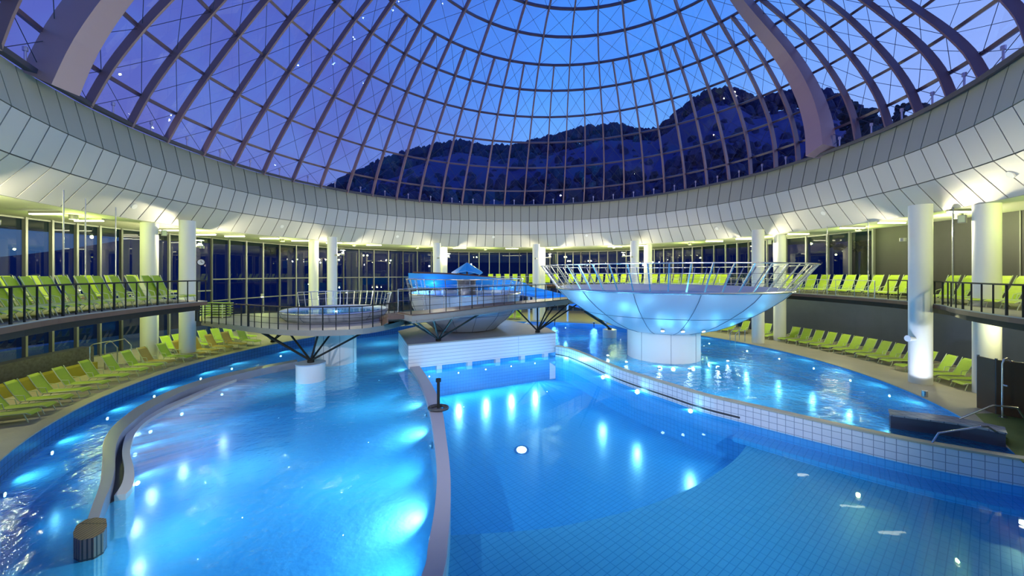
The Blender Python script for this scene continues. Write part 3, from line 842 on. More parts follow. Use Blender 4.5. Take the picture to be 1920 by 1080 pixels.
# two unseen spotlights added over the terrace to brighten box and bowl
for k_, x in enumerate((-6.5, 6.5)):
    q = Vector((x, .9, 6.3)); r_ = thing('added_spotlight', q, ('left' if k_ == 0 else 'right') + ' added fill spotlight, unseen under the ceiling above the near terrace', 'lamp')
    t_ = Vector((x * .25, 19, .4)); n_ = (t_ - q).normalized()
    m = MB(); m.tube([q - n_ * .15, q + n_ * .2], [.10, .14], 14); m.build('housing', M['rail'], r_)
    m = MB(); m.tube([q + n_ * .2, q + n_ * .21], .12, 14); m.build('lens', M['poollens'], r_)
    m = MB(); m.tube([q, (q.x, q.y, 6.62)], .02, 6); m.build('hanger', M['rail'], r_)
    lamp('SPOT', 'added_spot_beam', q + n_ * .25, 2600, (.92, .94, 1.0), .08, r_, aim=t_, spot=85, blend=.7)
# small clock, box speakers on columns
p = pol(15.8, -85.6, 4.75)
d = (Vector((0, 0, 4.75)) - p).normalized()
r_ = thing('wall_clock', p, 'small round white clock with hands on the left terrace column', 'clock')
q = d.to_track_quat('Z', 'Y').to_matrix().to_4x4(); Mx = Matrix.Translation(p) @ q
m = MB()
m.tube([Mx @ Vector((0, 0, -.03)), Mx @ Vector((0, 0, .03))], .17, 24); m.build('case', M['rail'], r_)
m = MB(); m.tube([Mx @ Vector((0, 0, .03)), Mx @ Vector((0, 0, .04))], .14, 24); m.build('dial', M['white'], r_)
m = MB(); m.tube([Mx @ Vector((0, 0, .045)), Mx @ Vector((0, .1, .045))], .01, 5); m.tube([Mx @ Vector((0, 0, .045)), Mx @ Vector((.07, -.02, .045))], .012, 5); m.build('hands', M['rail'], r_)
for k_, (px, py, r0, lab) in enumerate(((292, 437, 17.4, 'small box speaker at the top of the left outer column'), (1832, 404, 17.2, 'small box speaker at the top of the right outer column'), (1452, 443, 17.6, 'small box speaker on the outer column right of the big bowl'))):
    a = ang(px, r0); p = pol(r0 - .42, a, 6.15)
    r_ = thing('speaker', p, lab, 'speaker', 'speakers on the outer columns')
    dd = (Vector((0, 4, 0)) - Vector((p.x, p.y, 0))); Mx = Matrix.Translation(p) @ Matrix.Rotation(math.atan2(dd.y, dd.x), 4, 'Z')
    m = MB(); m.box(-.09, .09, -.1, .1, -.14, .14, Mx); m.build('cabinet', M['housing'], r_)
    m = MB(); m.box(.09, .10, -.08, .08, -.12, .12, Mx); m.build('grille', M['frame'], r_)
    m = MB(); m.box(-.20, -.09, -.02, .02, -.02, .02, Mx); m.build('bracket', M['rail'], r_)

# ceiling tubes
tubes = [(86, 401), (167, 414), (321, 432), (385, 440), (440, 443), (505, 447), (605, 453), (700, 457), (780, 459), (900, 459), (960, 459), (1085, 459), (1130, 459), (1285, 454), (1380, 447), (1444, 437), (1560, 427), (1629, 418), (1786, 398)]
for k_, (px, py) in enumerate(tubes):
    p = G(px, min(py, 448), 6.5); dvec = p - Vector((CX, CY, 6.5)); rr = max(math.hypot(dvec.x, dvec.y), 17.4); dvec.z = 0
    p = Vector((CX, CY, 6.5)) + dvec.normalized() * rr
    t_ = thing('tube_light', p, 'bright tube light on the gallery ceiling, %s from the left' % nth(k_ + 1), 'lamp', 'tube lights on the gallery ceiling')
    m = MB(); m.box(p.x - .62, p.x + .62, p.y - .06, p.y + .06, 6.52, 6.6); m.build('fitting', M['housing'], t_)
    m = MB(); m.box(p.x - .6, p.x + .6, p.y - .05, p.y + .05, 6.47, 6.52); m.build('tube', M['tube'], t_)
# soft gallery lights (lime, from the row of fittings) 
for k_, a in enumerate((-112, -97, -80, -62, -45, -28, -8, 12, 30, 50, 66, 84, 98, 112)):
    p = pol(18.3, a, 6.42)
    t_ = thing('downlight', p, 'round lime downlight recessed in the gallery ceiling, %s from the left' % nth(k_ + 1), 'lamp', 'downlights in the gallery ceiling')
    m = MB(); m.lathe([(.10, 0), (.14, 0), (.14, .18), (.10, .18), (.10, 0)], 18, (p.x, p.y, 6.42)); m.build('rim', M['housing'], t_)
    m = MB(); m.cyl((p.x, p.y), .10, 6.5, 6.52, 18); m.build('lens', M['lens'], t_)
    lamp('POINT', 'downlight_bulb', (p.x, p.y, 6.25), 120, LIME, .08, t_)
# lamps under the gallery, on the outer columns and along the lower walls
for k_, (a, r) in enumerate([(-110, 17.2), (-98, 17.2), (-84, 17.1), (-68, 17.5), (-48, 17.5), (-24, 17.5), (4, 18), (30, 18), (52, 17.8), (66, 17.4), (82, 17.6), (97, 17.4), (110, 17.2)]):
    p = pol(r, a, 2.62)
    t_ = thing('under_gallery_lamp', p, 'small lime lamp below gallery level, %s from the left' % nth(k_ + 1), 'lamp', 'lamps under the gallery')
    m = MB(); m.cyl((p.x, p.y), .09, 2.66, 2.86, 14); m.build('housing', M['housing'], t_)
    m = MB(); m.cyl((p.x, p.y), .07, 2.63, 2.66, 14); m.build('lens', M['lens'], t_)
    lamp('POINT', 'under_gallery_bulb', (p.x, p.y, 2.5), E_LOW, LIME if -100 < a < 60 else (.95, 1, .55), .07, t_)

# ================================================================ galleries
GZ = 3.05
def gallery(name, inner, outer_):
    poly = inner + list(reversed(outer_))
    m = MB(); m.prism(poly, GZ - .17, GZ - .03); o = m.build(name, M['edge']); tag(o, kind='structure')
    m = MB(); m.prism(poly, GZ - .03, GZ); m.build('floor_finish', M['deck_dark'], o)
    m = MB(); inn = [p + (Vector((CX, CY, 0)) - p).normalized() * -.25 for p in inner]
    m.wall(inn, [p + (Vector((CX, CY, 0)) - p).normalized() * -.40 for p in inner], GZ - .38, GZ - .17); m.build('edge_beam', M['rail'], o)
    return o
li = [Vector((-5.4, .6, 0)), Vector((-7.2, 2.2, 0)), Vector((-8.9, 4.2, 0)), Vector((-10.1, 6.2, 0)), Vector((-11.0, 8.05, 0)), Vector((-11.8, 9.7, 0)), Vector((-12.25, 11.3, 0)), Vector((-12.6, 13.4, 0)), Vector((-12.65, 15.5, 0))]
li = crom(li, 3)
lo = [pol(21, a) for a in [-162 + (82) * i / (len(li) - 1) for i in range(len(li))]]
lo[-1] = Vector((-16.9, 17.2, 0))
lo[-2] = Vector((-20.3, 16.5, 0))
gallery('gallery_floor_left', li, lo)
ri = [Vector((5.4, .6, 0)), Vector((8.2, 2.4, 0)), Vector((10.6, 4.8, 0)), Vector((12.4, 7.6, 0)), Vector((13.3, 10.0, 0)), Vector((14.5, 12.2, 0)), Vector((15.6, 13.6, 0)), Vector((16.3, 15.4, 0)), Vector((16.55, 17.1, 0)), Vector((16.5, 20.0, 0)), Vector((15.9, 23.0, 0)), Vector((15.6, 25.2, 0)), Vector((14.8, 28.4, 0)), Vector((13.2, 31.8, 0)), Vector((9.8, 35.4, 0)), Vector((5, 37.2, 0)), Vector((0, 37.9, 0)), Vector((-2.6, 37.8, 0))]
ri = crom(ri, 3)
def out_r(a): 
    return 19.75 if a > 62 else (20.4 if a > 58 else (24.3 if a < 32 else 24.3 - (a - 32) * .145))
ro = []
for i in range(len(ri)):
    a = 160 - (160 + 7) * i / (len(ri) - 1); ro.append(pol(out_r(a), a))
gallery('gallery_floor_right', ri, ro)

def railing(name, line, z, h, label, cat='railing', step=.62, mats='rail', mid=1, rad=.02, group=None, tilt=0, every=1):
    L = [0]
    for a, b in zip(line, line[1:]): L.append(L[-1] + (b - a).length)
    o = thing(name, (line[0].x, line[0].y, z), label, cat, group)
    def at(s):
        for i in range(len(L) - 1):
            if L[i] <= s <= L[i + 1] + 1e-9:
                t = (s - L[i]) / max(1e-9, L[i + 1] - L[i]); return line[i] + (line[i + 1] - line[i]) * t
        return line[-1]
    n = max(1, int(L[-1] / step))
    for k in range(n + 1):
        p = at(L[-1] * k / n); m = MB()
        m.tube([Vector((p.x, p.y, z)), Vector((p.x, p.y, z + h))], rad * (1.5 if k % 4 == 0 else 1), 6); m.build('post', M[mats], o)
    m = MB(); m.tube([Vector((p.x, p.y, z + h)) for p in line], rad * 1.2, 6); m.build('handrail', M[mats], o)
    for q in range(mid):
        zz = z + h * (q + 1) / (mid + 1)
        m = MB(); m.tube([Vector((p.x, p.y, zz)) for p in line], rad * .5, 5); m.build('rail', M[mats], o)
    return o
def inset(line, d): return [p + (Vector((CX, CY, 0)) - p).normalized() * -d for p in line]
railing('railing', inset(li[10:], .06), GZ, .84, 'black metal railing along the left terrace edge', mid=0, step=.42)
railing('railing', inset(ri[6:24], .06), GZ, .84, 'black metal railing along the near part of the right gallery', mid=0, step=.5)
railing('railing', inset(ri[24:36], .06), GZ, .80, 'thin steel railing along the middle of the right gallery', mats='chrome', mid=1, step=1.0, rad=.014)
railing('railing', inset(ri[36:], .06), GZ, .80, 'thin pale railing along the far gallery behind the big bowl', mats='chrome', mid=1, step=1.3, rad=.014)
# hanger rods
for k_, (px, rr) in enumerate(((119, 15.6), (160, 16.0), (217, 16.4), (1551, 16.9), (1628, 16.9), (1787, 16.9))):
    p = pol(rr, ang(px, rr)); m = MB(); m.tube([(p.x, p.y, GZ), (p.x, p.y, 6.65 if rr > 16.9 else 6.9)], .022, 6)
    tag(m.build('hanger_rod', M['chrome']), 'thin steel hanger rod from ceiling to gallery, %s from the left' % nth(k_ + 1), 'rod', 'hanger rods')

# ================================================================ loungers
def make_lounger(name, fab, back_h, back_l, seat_l, w=.5):
    """local: feet towards -Y (the pool), head towards +Y; origin on the floor under the seat's middle"""
    root = thing(name, (0, 0, 0), 'x', 'sun lounger')
    zs = .27
    y0, y1 = -seat_l * .62, seat_l * .38
    # slings
    m = MB(); pr = [(y0, zs - .05), (y0 + .08, zs), (y0 + seat_l * .5, zs - .02), (y1, zs)]
    vs = []
    for (y, z) in pr: vs += [(-w / 2, y, z), (w / 2, y, z), (-w / 2, y, z - .02), (w / 2, y, z - .02)]
    fs = []
    for i in range(len(pr) - 1):
        b = i * 4; fs += [(b, b + 1, b + 5, b + 4), (b + 2, b + 6, b + 7, b + 3), (b, b + 4, b + 6, b + 2), (b + 1, b + 3, b + 7, b + 5)]
    fs += [(0, 2, 3, 1), (len(vs) - 4, len(vs) - 3, len(vs) - 1, len(vs) - 2)]
    m.add(vs, fs); local_part(m, 'seat', fab, root)
    m = MB(); n = 6; vs = []; fs = []
    for i in range(n + 1):
        t = i / n; y = y1 + back_l * (t + .10 * math.sin(PI * t)) ; z = zs + back_h * t + .03 * math.sin(PI * t)
        if i == n: y += .03; z -= .015
        ww = w * (.5 if i < n else .44)
        vs += [(-ww, y, z), (ww, y, z), (-ww, y + .02, z - .01), (ww, y + .02, z - .01)]
    for i in range(n):
        b = i * 4; fs += [(b, b + 1, b + 5, b + 4), (b + 2, b + 6, b + 7, b + 3), (b, b + 4, b + 6, b + 2), (b + 1, b + 3, b + 7, b + 5)]
    fs += [(0, 2, 3, 1), (len(vs) - 4, len(vs) - 3, len(vs) - 1, len(vs) - 2)]
    m.add(vs, fs); local_part(m, 'backrest', fab, root)
    m = MB()
    for s in (-1, 1):
        x = s * (w / 2 + .012)
        m.tube([(x, y0, zs - .06), (x, y0 + .1, zs - .005), (x, y1, zs - .005), (x, y1 + back_l * .55, zs + back_h * .5), (x, y1 + back_l, zs + back_h)], .014, 5)
        m.tube([(x, y1 - .14, zs), (x, y1 - .1, zs + .17), (x, y1 + back_l * .3, zs + back_h * .3)], .012, 5)
    local_part(m, 'frame', M['frame'], root)
    for s in (-1, 1):
        for (ya, yb) in ((y0 + .14, y0 + .05), (y1 - .05, y1 + .16)):
            m = MB(); x = s * (w / 2 + .012); m.tube([(x, ya, zs - .02), (x, yb, 0)], .013, 5); local_part(m, 'leg', M['frame'], root)
    return root
def place(proto, used, r, a, z, label, group, face_a=None, dr=0, jit=2.5):
    o = proto if not used[0] else copy_tree(proto)
    used[0] = True
    p = pol(r, a, z); o.location = p
    # head points outwards
    o.rotation_euler = (0, 0, -math.radians(a) + math.radians(random.uniform(-jit, jit)))
    o['label'] = label; o['group'] = group
    return o
P_up, U_up = make_lounger('sun_lounger', M['fabric_up'], .80, .34, .95, .46), [False]
P_lo, U_lo = make_lounger('sun_lounger', M['fabric'], .62, .34, 1.0, .44), [False]
P_br, U_br = make_lounger('sun_lounger', M['fabric_br'], .62, .34, 1.0, .44), [False]
# left terrace, along the railing
n = 20; Lp = li[10:]
for k in range(n):
    t = k / (n - 1) * (len(Lp) - 1.6) + .2
    i = int(t); q = Lp[i] + (Lp[min(i + 1, len(Lp) - 1)] - Lp[i]) * (t - i)
    d = q - Vector((CX, CY, 0)); a = math.degrees(math.atan2(d.x, d.y)); r = d.length + .95
    a2 = a + math.degrees(.0)
    place(P_up, U_up, r, a2, GZ, 'bright green high-backed lounger on the left terrace, %s from the left' % nth(k + 1), 'loungers on the left terrace')
n = 8
for k in range(n):
    a = -108 + 22 * k / (n - 1)
    place(P_up, U_up, 17.6, a, GZ, 'bright green lounger in the back row of the left terrace, %s from the left' % nth(k + 1), 'back row loungers on the left terrace')
# right gallery
xs = [1466, 1486, 1508, 1530, 1552, 1576, 1598, 1624, 1650, 1676, 1700]
for k, px in enumerate(xs):
    place(P_up, U_up, 17.9, ang(px, 17.9), GZ, 'bright green lounger left of the right column on the gallery, %s from the left' % nth(k + 1), 'loungers on the right gallery')
xs = [1752, 1779, 1808, 1838, 1868, 1902, 1940]
for k, px in enumerate(xs):
    place(P_up, U_up, 17.3, ang(px, 17.3), GZ, 'bright green lounger right of the right column on the gallery, %s from the left' % nth(k + 1), 'near loungers on the right gallery')
# far gallery
for k in range(9):
    px = 920 + 15.2 * k
    place(P_up, U_up, 21.0, ang(px, 21.0), GZ, 'yellow-green lounger on the far gallery left of the big bowl, %s from the left' % nth(k + 1), 'loungers on the far gallery')
for k in range(22):
    a = ang(1070, 20.6) + (58 - ang(1070, 20.6)) * k / 21
    place(P_up, U_up, 20.6 - max(0, a - 40) * .16, a, GZ, 'yellow-green lounger seen through the big bowl railing, %s from the left' % nth(k + 1), 'loungers on the far gallery behind the big bowl')
# lower left: front row with some ochre ones, second row behind
xs = [8, 42, 80, 118, 158, 200, 238, 270, 296, 330, 356, 384, 412, 440, 468]
for k, px in enumerate(xs):
    brn = k in (8, 10, 11, 12, 13)
    rr = 15.95
    place(P_br if brn else P_lo, U_br if brn else U_lo, rr, ang(px, rr), 0, '%s lounger by the left pool edge, %s from the left' % ('ochre' if brn else 'lime green', nth(k + 1)), 'front row loungers by the left pool')
xs = [330, 352, 374, 396, 418, 440, 462]
for k, px in enumerate(xs):
    rr = 17.8
    place(P_lo, U_lo, rr, ang(px, rr), 0, 'yellow-green lounger in the second row below the left terrace end, %s from the left' % nth(k + 1), 'second row loungers by the left pool')
# lower back
for k in range(16):
    a = -34 + 36 * k / 15
    place(P_lo, U_lo, 16.4, a, 0, 'yellow-green lounger on the far deck behind the bridge, %s from the left' % nth(k + 1), 'loungers on the far deck')
# lower right
xs = [1345, 1366, 1388, 1428, 1446, 1478, 1498, 1520, 1542, 1565, 1588, 1612, 1636, 1660, 1686, 1714, 1746, 1776, 1806, 1836]
for k, px in enumerate(xs):
    rr = 17.6 if px < 1700 else 17.3
    place(P_lo, U_lo, rr, ang(px, rr) , 0, 'lime green lounger on the deck of the right pool, %s from the left' % nth(k + 1), 'loungers on the right pool deck')

# stack of loungers on the side platform
PZ = 1.85
st = G(407, 595, PZ)
stk = thing('lounger_stack_base', st, 'x', 'x')
bpy.data.objects.remove(stk)
for k in range(6):
    o = thing('stacked_lounger', (st.x, st.y, PZ + .02 + .13 * k), 'folded green lounger lying in the stack behind the left terrace, %s from the bottom' % nth(k + 1), 'sun lounger', 'stacked green loungers')
    m = MB(); m.box(st.x - .62, st.x + .62, st.y - .26, st.y + .26, PZ + .09 + .13 * k, PZ + .13 + .13 * k); m.build('sling', M['fabric'], o)
    m = MB()
    for s in (-1, 1):
        m.box(st.x - .66, st.x + .66, st.y + s * .28 - .015, st.y + s * .28 + .015, PZ + .08 + .13 * k, PZ + .12 + .13 * k)
        for e_ in (-.5, .5): m.box(st.x + e_ - .02, st.x + e_ + .02, st.y + s * .28 - .02, st.y + s * .28 + .02, PZ + .0 + .13 * k, PZ + .1 + .13 * k)
    m.build('frame', M['frame'], o)

# ================================================================ the big bowl
def bowl(name, c, zfoot, zped, rped, prof, rrim, zrim, rtop, ztop, nposts, label, nseam=14, nrings=3, mats='chrome', wat=None, a0=0, a1=360, posttag=True, pr=.022):
    o = thing(name, (c[0], c[1], zfoot), label, 'pool bowl')
    if rped:
        m = MB(); m.cyl(c, rped, zfoot, zped + .05, 40); m.build('pedestal', M['white'], o, smooth=True)
        sm_ = MB()
        for k in range(8):
            a = math.radians(45 * k + 10); p = Vector((c[0] + (rped + .003) * math.sin(a), c[1] + (rped + .003) * math.cos(a), 0))
            sm_ = MB(); sm_.tube([(p.x, p.y, zfoot + .02), (p.x, p.y, zped)], .008, 4); sm_.build('joint', M['seam'], o)
    m = MB(); back = [(r - .08, z + .05) for r, z in reversed(prof)]
    m.lathe(prof + back + [prof[0]], 64, (c[0], c[1], 0)); m.build('shell', M['bowl'], o, smooth=True)
    sm_ = MB()
    for k in range(nseam):
        a = math.radians(360 / nseam * (k + .3))
        sm_.tube([(c[0] + (r + .006) * math.sin(a), c[1] + (r + .006) * math.cos(a), z - .004) for r, z in prof], .012, 4)
    sm_.tube([(c[0] + (prof[len(prof) // 2][0] + .006) * math.sin(a), c[1] + (prof[len(prof) // 2][0] + .006) * math.cos(a), prof[len(prof) // 2][1]) for a in [2 * PI * k / 64 for k in range(64)]], .010, 4, closed=True)
    sm_.build('shell_joints', M['seam'], o)
    m = MB(); m.tube([(c[0] + rrim * math.sin(a), c[1] + rrim * math.cos(a), zrim) for a in [2 * PI * k / 72 for k in range(72)]], .05, 8, closed=True); m.build('rim', M['chrome'], o)
    for k in range(nposts):
        a = math.radians(a0 + (a1 - a0) * k / nposts)
        p = Vector((c[0] + rrim * math.sin(a), c[1] + rrim * math.cos(a), zrim)); q = Vector((c[0] + rtop * math.sin(a), c[1] + rtop * math.cos(a), ztop))
        m = MB(); t_ = Vector((math.cos(a), -math.sin(a), 0)); m.beam([p, q], pr * 2.4, pr * 1.6, [(math.sin(a), math.cos(a), .3)] * 2); m.build('rail_post', M[mats], o)
    for k in range(1, nrings + 1):
        t = k / nrings; rr_ = rrim + (rtop - rrim) * t; zz = zrim + (ztop - zrim) * t
        m = MB(); m.tube([(c[0] + rr_ * math.sin(a), c[1] + rr_ * math.cos(a), zz) for a in [math.radians(a0 + (a1 - a0) * k_ / 72) for k_ in range(72 if a1 - a0 >= 360 else 73)]], .026 if k == nrings else .009, 6, closed=(a1 - a0 >= 360)); m.build('rail_ring', M[mats], o)
    if wat:
        m = MB(); m.cyl(c, wat[0], wat[1] - .05, wat[1], 48); tag(m.build('basin_floor', M['pooltile'], o), 'blue tiled basin')
    return o
BC = (7.75, 19.2)
bowl('big_bowl', BC, WR - 1.18, 1.35, 1.75, [(1.3, 1.28), (1.9, 1.34), (2.6, 1.55), (3.3, 1.87), (4.0, 2.28), (4.6, 2.68), (5.1, 3.08), (5.42, 3.42)], 5.42, 3.44, 6.25, 4.56, 54,
     'huge pale blue metal bowl pool on a round white pedestal in the right pool', wat=(4.9, 3.0))
# perforated dark edge studs on pedestal
MC = (-2.9, 23.4)
bowl('small_bowl', MC, .76, .9, 0, [(1.95, .80), (2.15, 1.0), (2.6, 1.35), (3.0, 1.75), (3.25, 2.2), (3.38, 2.6), (3.42, 2.95)], 3.42, 2.97, 3.62, 3.85, 34,
     'small white metal bowl pool standing on the white box behind the bridge', wat=(3.2, 2.7), pr=.016)
TC = (-9.35, 19.85)
tub = bowl('round_tub', TC, -1.75, 1.6, 1.0, [(1.0, 1.62), (1.7, 1.66), (2.3, 1.85), (2.55, 2.05), (2.62, 2.25)], 2.62, 2.26, 2.8, 3.12, 20,
     'round white whirlpool tub on a white drum above the left pool', nseam=10, wat=(2.4, 2.12), a0=-70, a1=95, nrings=2, pr=.016)
for (c, r, z, lab) in ((BC, 4.9, 3.12, 'glowing blue water filling the big bowl'), (MC, 3.2, 2.8, 'pale water filling the small bowl'), (TC, 2.42, 2.2, 'bright whirlpool water filling the round white tub')):
    m = MB(); m.lathe([(0.01, z), (r * .5, z), (r, z)], 48, (c[0], c[1], 0)); tag(m.build('bowl_water', M['water_bowl']), lab, 'water', kind='stuff')
# grey drum in the small bowl
p = (-2.75, 22.6); r_ = thing('grey_drum', (p[0], p[1], 2.7), 'dark green-grey round drum standing in the small bowl', 'drum')
m = MB(); m.cyl(p, .55, 2.7, 3.75, 24); m.build('body', M['stone'], r_, smooth=True)
m = MB(); m.cyl(p, .62, 3.75, 3.82, 24); m.build('cap', M['deck_dark'], r_)
m = MB(); m.cyl(p, .75, 2.7, 2.85, 24); m.build('foot', M['deck_dark'], r_)

# ================================================================ tub platform, stairs, bridge
plat_o = [G(*p, PZ) for p in ((467, 612), (505, 616), (560, 619), (620, 619), (680, 616), (730, 608), (757, 600))]
plat_o = crom([Vector((p.x, p.y, 0)) for p in plat_o], 4)
plat_in = [Vector((-15.4, 18.5, 0)), Vector((-15.8, 19.3, 0)), Vector((-16.9, 20.2, 0)), Vector((-15.5, 21.6, 0)), Vector((-13.0, 22.4, 0)), Vector((-11.0, 23.4, 0)), Vector((-8.5, 23.6, 0)), Vector((-6.2, 22.4, 0)), Vector((-5.2, 20.4, 0))]
plt = thing('tub_platform', (TC[0], TC[1], PZ - .22), 'grey crescent platform carrying the round tub above the left pool', 'platform')
poly = plat_o + list(reversed(plat_in))
m = MB(); m.prism(poly, PZ - .24, PZ - .02); m.build('slab', M['slab'], plt)
m = MB(); m.prism([p for p in poly], PZ - .02, PZ); m.build('floor_finish', M['deck_dark'], plt)
railing('railing', inset(plat_o, 0.05), PZ, .95, 'black railing with thin bars along the front of the tub platform', step=.5, mid=3, rad=.02)
railing('railing', [Vector((-15.5, 18.3, 0)), Vector((-14.3, 17.4, 0)), plat_o[0]], PZ, .95, 'black railing joining the left terrace end to the tub platform', step=.45, mid=1, rad=.02)
# walkway bridge
BZ = 2.58
br_f = [G(*p, BZ) for p in ((772, 590), (830, 585), (890, 578), (950, 571), (1010, 566), (1060, 561), (1092, 558))]
br_f = crom([Vector((p.x, p.y, 0)) for p in br_f], 4)
br_b = offset(br_f, 1.25)
bg = thing('foot_bridge', (br_f[0].x, br_f[0].y, BZ - .3), 'long brown footbridge leading from the stairs to the big bowl', 'bridge')
m = MB(); m.wall(br_f, br_b, BZ - .28, BZ - .04); m.build('slab', M['slab'], bg)
m = MB(); m.wall(offset(br_f, -.03), offset(br_b, .03), BZ - .04, BZ); tag(m.build('floor_finish', M['edge'], bg), 'brown boarded walkway')
m = MB(); m.wall(offset(br_f, -.02), offset(br_f, .02), BZ - .34, BZ - .26); m.build('edge_profile', M['mullion'], bg)
railing('railing', offset(br_f, .06), BZ, .95, 'thin dark railing along the front of the footbridge', step=.8, mid=2, rad=.016)
railing('railing', offset(br_b, -.06), BZ, .95, 'thin steel railing along the back of the footbridge', step=1.1, mid=1, rad=.014, mats='chrome')
# steps between platform and bridge
stp = thing('bridge_steps', (-5.4, 18.6, PZ), 'short flight of brown steps up from tub platform to footbridge', 'stairs')
a_ = Vector((-6.1, 19.0, 0)); b_ = (br_f[0] + br_b[0]) / 2; dd = (b_ - a_); nn = Vector((-dd.y, dd.x, 0)).normalized()
for k in range(5):
    p0 = a_ + dd * (k / 5); p1 = b_ + dd.normalized() * .05
    m = MB(); zt = PZ + (BZ - PZ) * (k + 1) / 5.5
    p1k = a_ + dd * ((k + 1) / 5)
    m.prism([p0 - nn * .62, p1k - nn * .62, p1k + nn * .62, p0 + nn * .62], zt - .14 - .02, zt); m.build('step', M['edge'], stp)
for s in (-1, 1):
    m = MB(); m.beam([Vector((a_.x, a_.y, PZ - .12)) + nn * .64 * s, Vector((b_.x, b_.y, BZ - .12)) + nn * .64 * s], .05, .24, [(0, 0, 1)] * 2); m.build('stringer', M['edge'], stp)
# fan struts
def fan(base, tops, label, drum=None):
    o = thing('fan_strut', base, label, 'strut', 'fan-shaped strut stands')
    m = MB(); m.cyl((base.x, base.y), .14, base.z, base.z + .1, 12); m.build('foot', M['rail'], o)
    for t in tops:
        m = MB(); m.tube([base + Vector((0, 0, .08)), t], .045, 8); m.build('bar', M['rail'], o)
    return o
def along(line, t, off=0, z=0):
    i = min(int(t * (len(line) - 1)), len(line) - 2); q = line[i] + (line[i + 1] - line[i]) * (t * (len(line) - 1) - i)
    return Vector((q.x, q.y, z))
f1 = G(822, 639, .76); 
fan(f1, [along(br_f, .03, 0, 2.3), along(br_b, .05, 0, 2.3), along(br_f, .12, 0, 2.3), along(br_b, .22, 0, 2.3), along(br_f, .22, 0, 2.3), along(br_f, .36, 0, 2.3)], 'black fan of bars under the footbridge at the left end of the white box')
f2 = G(1008, 623, .76)
fan(f2, [along(br_f, .66, 0, 2.3), along(br_b, .62, 0, 2.3), along(br_f, .76, 0, 2.3), along(br_b, .84, 0, 2.3), along(br_f, .86, 0, 2.3), along(br_f, .97, 0, 2.3)], 'black fan of bars under the footbridge at the right end of the white box')
dr_ = G(581, 720, WL); dc_ = Vector((dr_.x * 1.03, dr_.y + .55, 0))
r_ = thing('strut_drum', (dc_.x, dc_.y, -1.75), 'short pale blue drum in the left pool carrying the black fan of bars', 'drum')
m = MB(); m.cyl((dc_.x, dc_.y), .58, -1.74, .22, 28); m.build('body', M['white'], r_, smooth=True)
m = MB(); m.cyl((dc_.x, dc_.y), .60, .22, .27, 28); m.build('cap', M['bowl'], r_)
b0 = Vector((dc_.x, dc_.y, .27))
fan(b0, [Vector((-11.6, 17.0, PZ - .25)), Vector((-11.4, 18.6, PZ - .25)), Vector((-12.8, 18.4, PZ - .25)), Vector((-8.4, 16.2, PZ - .25)), Vector((-6.6, 17.2, PZ - .25)), Vector((-9.4, 20.5, PZ - .25))], 'black fan of bars on the pale drum under the tub platform')
b1 = Vector((-13.0, 22.2, 0)); b1 = pol(15.4, ang(512, 15.4), 0)
fan(b1, [Vector((-13.2, 19.0, PZ - .25)), Vector((-12.0, 20.2, PZ - .25)), Vector((-14.2, 20.8, PZ - .25)), Vector((-12.4, 22.4, PZ - .25))], 'black fan of bars standing on the left deck below the platform')
# drum at far right under bridge end
p = G(1146, 634, WR) ; m = MB(); m.cyl((p.x, p.y + .4), .45, -1.24, .45, 24); tag(m.build('strut_drum', M['bowl'], smooth=True), 'small blue drum in the water left of the big bowl pedestal', 'drum')
b2 = Vector((p.x, p.y + .4, .45))
fan(b2, [Vector((BC[0] - 3.9, BC[1] + .6, 2.15)), Vector((BC[0] - 3.2, BC[1] + 1.6, 1.95)), Vector((BC[0] - 4.3, BC[1] - .2, 2.5))], 'thin black bars from the blue drum up to the big bowl shell')

# ================================================================ blue water slide behind
sl = [Vector((-6.9, 26.4, 3.25)), Vector((-5.6, 25.9, 3.2)), Vector((-4.2, 25.9, 3.15)), Vector((-2.6, 26.6, 3.0)), Vector((-.8, 28.6, 2.75)), Vector((1.0, 31.0, 2.35)), Vector((3.2, 32.4, 1.9)),
      Vector((5.2, 32.2, 1.4)), Vector((7.0, 31.0, .9)), Vector((8.4, 29.4, .4)), Vector((9.2, 28.0, .1))]
slp = crom(sl, 5)
slide = thing('water_slide', (0, 28, 0), 'blue open water slide curving behind the small bowl down into the right pool', 'slide')
vs = []; fs = []; ns = 9
for i, p in enumerate(slp):
    t = (slp[min(i + 1, len(slp) - 1)] - slp[max(i - 1, 0)]); t.z = 0; t.normalize(); s_ = Vector((-t.y, t.x, 0)); hh = .95 if i < 25 else .75
    for k in range(ns):
        q = PI * k / (ns - 1); vs.append(p + s_ * (-math.cos(q)) * .62 + Vector((0, 0, hh - math.sin(q) ** .6 * hh)))
    for k in range(ns):
        q = PI * (ns - 1 - k) / (ns - 1); vs.append(p + s_ * (-math.cos(q)) * .67 + Vector((0, 0, hh - math.sin(q) ** .6 * hh - .05 * math.sin(q))))
w_ = 2 * ns
for i in range(len(slp) - 1):
    for k in range(w_):
        l = (k + 1) % w_; fs.append((i * w_ + k, i * w_ + l, (i + 1) * w_ + l, (i + 1) * w_ + k))
fs += [tuple(range(w_ - 1, -1, -1)), tuple((len(slp) - 1) * w_ + k for k in range(w_))]
m = MB(); m.add(vs, fs); m.build('trough', M['blue'], slide, smooth=True)
for k in (8, 16, 26, 34, 42):
    p = slp[k]; m = MB(); m.tube([(p.x, p.y, -.05 if (p - Vector((CX, CY, p.z))).length < 14.8 else 0), (p.x, p.y, p.z)], .09, 10); m.build('support_post', M['white'], slide)
m = MB(); m.tube([slp[i] + Vector((.1, -.66, 1.0)) for i in range(0, 24)], .05, 8); tag(m.build('handrail', M['edge'], slide), 'reddish brown tube rail')
